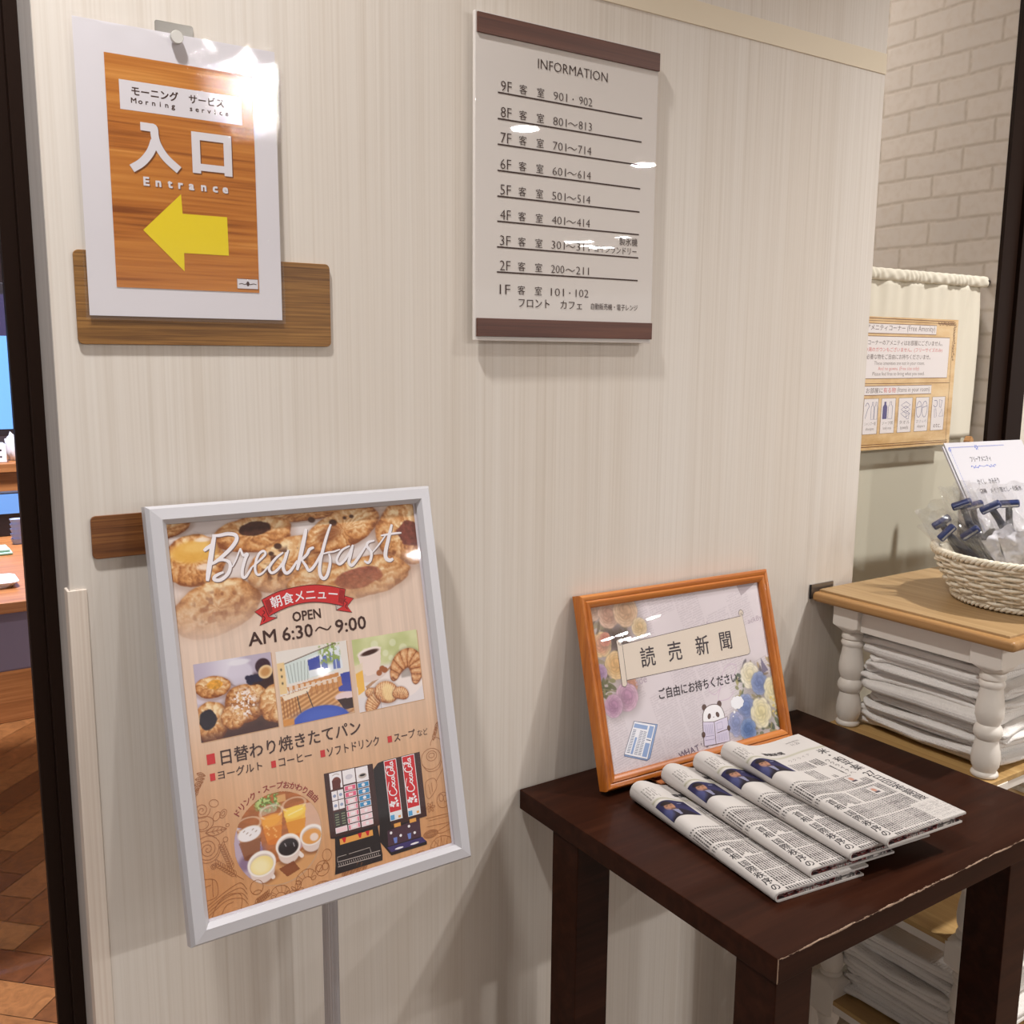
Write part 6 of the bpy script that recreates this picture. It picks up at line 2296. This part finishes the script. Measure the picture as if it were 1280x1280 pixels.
def make_razor(label):
    root = thing('wrapped_razor', label, 'razor', (0, 0, 0), group='wrapped razors in the basket')
    # stands along +z, head at the top facing -y
    pts = [(0, 0.0, 0.0), (0, 0.002, 0.03), (0, 0.003, 0.06), (0, 0.0, 0.085), (0, -0.008, 0.103)]
    q = []
    for i in range(len(pts) - 1):
        for s_ in range(5):
            t = s_ / 5
            q.append(tuple(pts[i][k] * (1 - t) + pts[i + 1][k] * t for k in range(3)))
    q.append(pts[-1])
    rad = [0.0052 + 0.0022 * math.sin(PI * min(1, i / 14)) for i in range(len(q))]
    MB().tube(q, rad, 10, False, 0, 0.72).build('handle', m_nav, root, 60)
    M = Matrix.Translation((0, -0.012, 0.106)) @ Matrix.Rotation(0.55, 4, 'X')
    mb = MB().box(-0.0150, 0.0150, -0.0052, 0.0052, -0.0056, 0.0056, 0.003, 0, M, 3)
    mb.box(-0.012, 0.012, 0.0, 0.006, -0.003, 0.003, 0.001, 0, M)
    mb.build('head', m_rbl, root, 40, 'blue razor head')
    MB().box(-0.0128, 0.0128, -0.0060, -0.0050, -0.0014, 0.0022, 0.0003, 0, M).build('blade', m_rst, root, 40)
    # clear pouch
    rr = random.Random(7)
    nx, nz = 18, 26
    vs, fs = [], []
    for side in (-1, 1):
        for j in range(nz + 1):
            v = j / nz
            for i in range(nx + 1):
                u = i / nx * 2 - 1
                wv = 0.027 + 0.004 * math.sin(v * 5)
                bul = (1 - u ** 2) ** 0.6 * (math.sin(PI * min(max(v, 0.02), 0.98))) ** 0.5
                y = side * (0.013 * bul + 0.0001) - 0.006 * v + 0.003 * math.sin(u * 7 + v * 17 + side) * bul + 0.002 * math.sin(23 * u - 9 * v) * bul
                vs.append((u * wv, y, 0.002 + 0.138 * v + 0.003 * math.sin(u * 5) * v))
    n1 = (nx + 1) * (nz + 1)
    for side in range(2):
        for j in range(nz):
            for i in range(nx):
                a = side * n1 + j * (nx + 1) + i
                q_ = (a, a + 1, a + nx + 2, a + nx + 1)
                fs.append(q_ if side == 0 else q_[::-1])
    MB().add(vs, fs).build('clear_wrapper', m_cel, root, 180, 'clear crinkled wrapper')
    return root

rz0 = None
HEADS = [((1.420, -0.140, 1.0425), -0.42, 0.05, -0.95, 'razor whose head shows in front of the left edge of the white card'),
         ((1.3965, -0.200, 1.0480), -0.55, 0.10, -1.05, 'razor with a slanted head and long dark handle before the middle of the card'),
         ((1.520, -0.160, 1.0380), -0.12, 0.00, -0.95, 'rightmost razor, standing almost upright with a level head'),
         ((1.3700, -0.150, 1.0040), -0.85, -0.1, -0.85, 'leftmost razor, tipped far over the left rim of the basket'),
         ((1.4020, -0.120, 1.0130), -0.62, -0.2, -0.80, 'razor behind the leftmost one, tipped over the basket rim'),
         ((1.4080, -0.165, 1.0020), -0.70, 0.0, -1.20, 'low razor just above the basket rim, right of the two tipped ones'),
         ((1.478, -0.125, 1.0340), -0.30, -0.15, -0.75, 'razor at the back whose head is half hidden behind the one at the card edge')]
for i, (hp, roll, lean, yaw, lab) in enumerate(HEADS):
    o = make_razor(lab) if i == 0 else copy_tree(rz0)
    if i == 0:
        rz0 = o
    R_ = Matrix.Rotation(yaw, 4, 'Z') @ Matrix.Rotation(lean, 4, 'X') @ Matrix.Rotation(roll, 4, 'Y')
    loc = Vector(hp) - (R_ @ Vector((0, -0.012, 0.106)))
    o.location = loc
    o.rotation_euler = R_.to_euler()
    o['label'] = lab
# white wrapped packets in front of the razors
m_pk = mat('packet_white', S(232, 230, 236), 0.55)


def vn3(x, y, s):
    return float(vnoise(np.array([x + 50]), np.array([y + 50]), s)[0]) - 0.5


def make_packet(label):
    root = thing('wrapped_packet', label, 'packet', (0, 0, 0), group='white wrapped packets in the basket')
    mb = MB()
    nx, nz = 22, 30
    vs, fs = [], []
    for side in (-1, 1):
        for j in range(nz + 1):
            v = j / nz
            for i in range(nx + 1):
                u = i / nx * 2 - 1
                bul = (1 - u ** 2) ** 0.5 * (math.sin(PI * min(max(v, 0.0), 1.0))) ** 0.5
                cr_ = 2 * vn3(u * 3.1, v * 4.3, 3) + abs(2 * vn3(u * 5 + 7, v * 7 + 3, 5))
                y = side * 0.0052 * bul + 0.0075 * cr_ * bul + 0.0035 * math.sin(7 * v + 3 * u)
                vs.append((u * 0.0235 + 0.003 * vn3(v * 5, side, 8), y, -0.034 + 0.068 * v + 0.004 * vn3(u * 4, 2, 9)))
    n1 = (nx + 1) * (nz + 1)
    for side in range(2):
        for j in range(nz):
            for i in range(nx):
                a = side * n1 + j * (nx + 1) + i
                q_ = (a, a + 1, a + nx + 2, a + nx + 1)
                fs.append(q_ if side == 0 else q_[::-1])
    mb.add(vs, fs).build('white_sachet', m_pk, root, 180)
    nx, nz = 16, 18
    vs, fs = [], []
    for side in (-1, 1):
        for j in range(nz + 1):
            v = j / nz
            for i in range(nx + 1):
                u = i / nx * 2 - 1
                bul = (1 - u ** 2) ** 0.5 * (math.sin(PI * min(max(v, 0.02), 0.98))) ** 0.5
                y = side * (0.0115 * bul + 0.0001) + 0.0030 * math.sin(u * 9 + v * 15 + 2 * side) * bul + 0.002 * math.sin(19 * v - 5 * u)
                vs.append((u * 0.028, y, -0.040 + 0.080 * v))
    n1 = (nx + 1) * (nz + 1)
    for side in range(2):
        for j in range(nz):
            for i in range(nx):
                a = side * n1 + j * (nx + 1) + i
                q_ = (a, a + 1, a + nx + 2, a + nx + 1)
                fs.append(q_ if side == 0 else q_[::-1])
    MB().add(vs, fs).build('clear_wrapper', m_cel, root, 180, 'clear crinkled wrapper')
    return root


PK = [((1.378, -0.262, 0.992), (0.35, -0.35, -0.9), 'white wrapped packet at the left end of the front basket rim'),
      ((1.412, -0.300, 0.992), (0.55, -0.1, -0.95), 'white wrapped packet second from the left along the front basket rim'),
      ((1.452, -0.322, 0.990), (0.5, -0.45, -0.9), 'white wrapped packet third from the left along the front basket rim'),
      ((1.500, -0.325, 0.988), (0.4, 0.25, -0.7), 'white wrapped packet at the right end of the front basket rim'),
      ((1.405, -0.225, 0.988), (0.3, -0.6, -0.8), 'white wrapped packet tucked under the tipped razors'),
      ((1.450, -0.270, 1.002), (0.8, -0.3, -1.1), 'white wrapped packet lying in the middle of the basket'),
      ((1.505, -0.270, 0.996), (0.7, 0.2, -0.5), 'white wrapped packet under the upright razor')]
pk0 = None
for i, (p, r, lab) in enumerate(PK):
    o = make_packet(lab) if i == 0 else copy_tree(pk0)
    if i == 0:
        pk0 = o
    o.location = p
    o.rotation_euler = r
    o['label'] = lab

# ================================================================== FOLDED TOWELS
m_tow = mat('white_towel', S(232, 227, 222), 0.9, spec=0.1)
_t = N(m_tow, 'ShaderNodeTexCoord')
_s = N(m_tow, 'ShaderNodeSeparateXYZ')
L(m_tow, _t.outputs['Object'], _s.inputs[0])
_wx = math_node(m_tow, 'SINE', math_node(m_tow, 'MULTIPLY', _s.outputs['X'], 2 * PI / 0.0052))
_wy = math_node(m_tow, 'SINE', math_node(m_tow, 'MULTIPLY', _s.outputs['Y'], 2 * PI / 0.0052))
_wz = math_node(m_tow, 'SINE', math_node(m_tow, 'MULTIPLY', _s.outputs['Z'], 2 * PI / 0.0046))
_h = math_node(m_tow, 'MAXIMUM', math_node(m_tow, 'MAXIMUM', _wx, _wy), _wz)
_nz = noise(m_tow, coords(m_tow, (500, 500, 500)), 1, 2)
bump(m_tow, math_node(m_tow, 'ADD', _h, math_node(m_tow, 'MULTIPLY', _nz, 0.8)), 0.45, 0.0009)


def towel_mesh(name, label, w_, d_, h_, seed, folds, loc, group, rot=0.0, sag=0.0):
    """one folded towel: a soft slab whose edges show the turned folds"""
    root = thing(name, label, 'towel', loc, (0, 0, rot), group)
    nu = 132
    nv = 8 * folds + 1
    rng = random.Random(seed)
    ph = [rng.random() * 9 for _ in range(8)]
    vs, fs = [], []
    U = np.arange(nu) / nu * 2 * PI
    cx, sx = np.cos(U), np.sin(U)
    e = 0.16
    bx = np.sign(cx) * np.abs(cx) ** e * w_ / 2
    by = np.sign(sx) * np.abs(sx) ** e * d_ / 2
    cor = np.minimum(np.abs(cx), np.abs(sx))
    prof = []
    # bottom centre -> side with bulging folds -> top centre
    for k in (0.0, 0.45, 0.8):
        prof.append((k, 0.0, 0))
    for j in range(nv):
        v = j / (nv - 1)
        prof.append((1.0, v, 1))
    for k in (0.8, 0.45, 0.0):
        prof.append((k, 1.0, 0))
    per = np.stack([bx, by], 1)
    for (k, v, side) in prof:
        layer = min(int(v * folds), folds - 1)
        lv = v * folds - layer
        bul = math.sqrt(max(0, 1 - (2 * lv - 1) ** 2)) if side else 1.0
        # every layer sits a little further in or out
        off = (np.sin(U * 2 + ph[layer % 8]) * 0.0075 + np.sin(U * 5 + ph[(layer + 3) % 8]) * 0.0030)
        edge = (0.0080 * (bul - 1) + off) if side else off * 0
        X = bx * k + cx * edge * (1 if side else 0)
        Y = by * k + sx * edge * (1 if side else 0)
        wav = 0.0046 * (vnoise(X * 22 + 20 + seed, Y * 22 + 20, seed) - 0.5) * 2 + 0.0022 * np.sin(X * 30 + Y * 34 + ph[1])
        wavL = 0.0020 * np.sin(U * 9 + ph[layer % 8] + layer)
        dome = h_ * 0.06 * (1 - k ** 2) - sag * (k ** 3) * (0.3 + 0.7 * cor)
        z = h_ * v + (wav * (0.35 + 0.65 * v)) + wavL * (0.25 if v in (0.0, 1.0) else 0.8) + (dome if v > 0.5 else 0)
        if v == 0.0:
            z = np.maximum(z, 0.0002) * 0.4
        vs += list(zip(X.tolist(), Y.tolist(), z.tolist()))
    m = len(prof)
    for i in range(m - 1):
        for q in range(nu):
            fs.append((i * nu + q, i * nu + (q + 1) % nu, (i + 1) * nu + (q + 1) % nu, (i + 1) * nu + q))
    M = Matrix.Translation(loc) @ Matrix.Rotation(rot, 4, 'Z')
    mb = MB().add([M @ Vector(p) for p in vs], fs)
    mb.build('towel_cloth', m_tow, root, 180)
    return root


ORD = ['lowest', 'second', 'third', 'fourth', 'fifth', 'sixth', 'seventh', 'eighth', 'ninth']
rr = random.Random(21)


def towel_stack(x0, x1, y0, y1, z0, hs, where, group, seed, jit=0.009):
    z = z0
    for k, h in enumerate(hs):
        n_ = len(hs)
        o = 'topmost' if k == n_ - 1 else ('lowest' if k == 0 else ORD[k])
        tail = ' towel' if o in ('topmost', 'lowest') else ' towel from the bottom'
        lab = o + ' white folded' + tail + ' ' + where
        w_ = (x1 - x0) - rr.random() * 0.012
        d_ = (y1 - y0) - rr.random() * 0.02
        cx = (x0 + x1) / 2 + (rr.random() - 0.5) * jit * 2
        cy = (y0 + y1) / 2 + (rr.random() - 0.5) * jit * 2
        towel_mesh('folded_towel', lab, w_, d_, h * 1.06, seed + k, 2 if h > 0.0175 else 1, (cx, cy, z + 0.0008), group, (rr.random() - 0.5) * 0.10)
        z += h + 0.0008


towel_stack(1.290, 1.565, -0.300, -0.062, 0.6875, [0.021, 0.0215, 0.019, 0.016, 0.020, 0.018, 0.0165, 0.014], 'in the stack right under the pine top', 'towels on the upper shelf', 40)
towel_stack(1.285, 1.555, -0.292, -0.062, 0.2175, [0.023, 0.022, 0.024, 0.021, 0.022, 0.023], 'in the stack on the lowest shelf', 'towels on the lowest shelf', 60)
towel_stack(1.470, 1.70, -0.285, -0.07, 0.4285, [0.022, 0.021], 'of the pair on the middle shelf', 'towels on the middle shelf', 80)
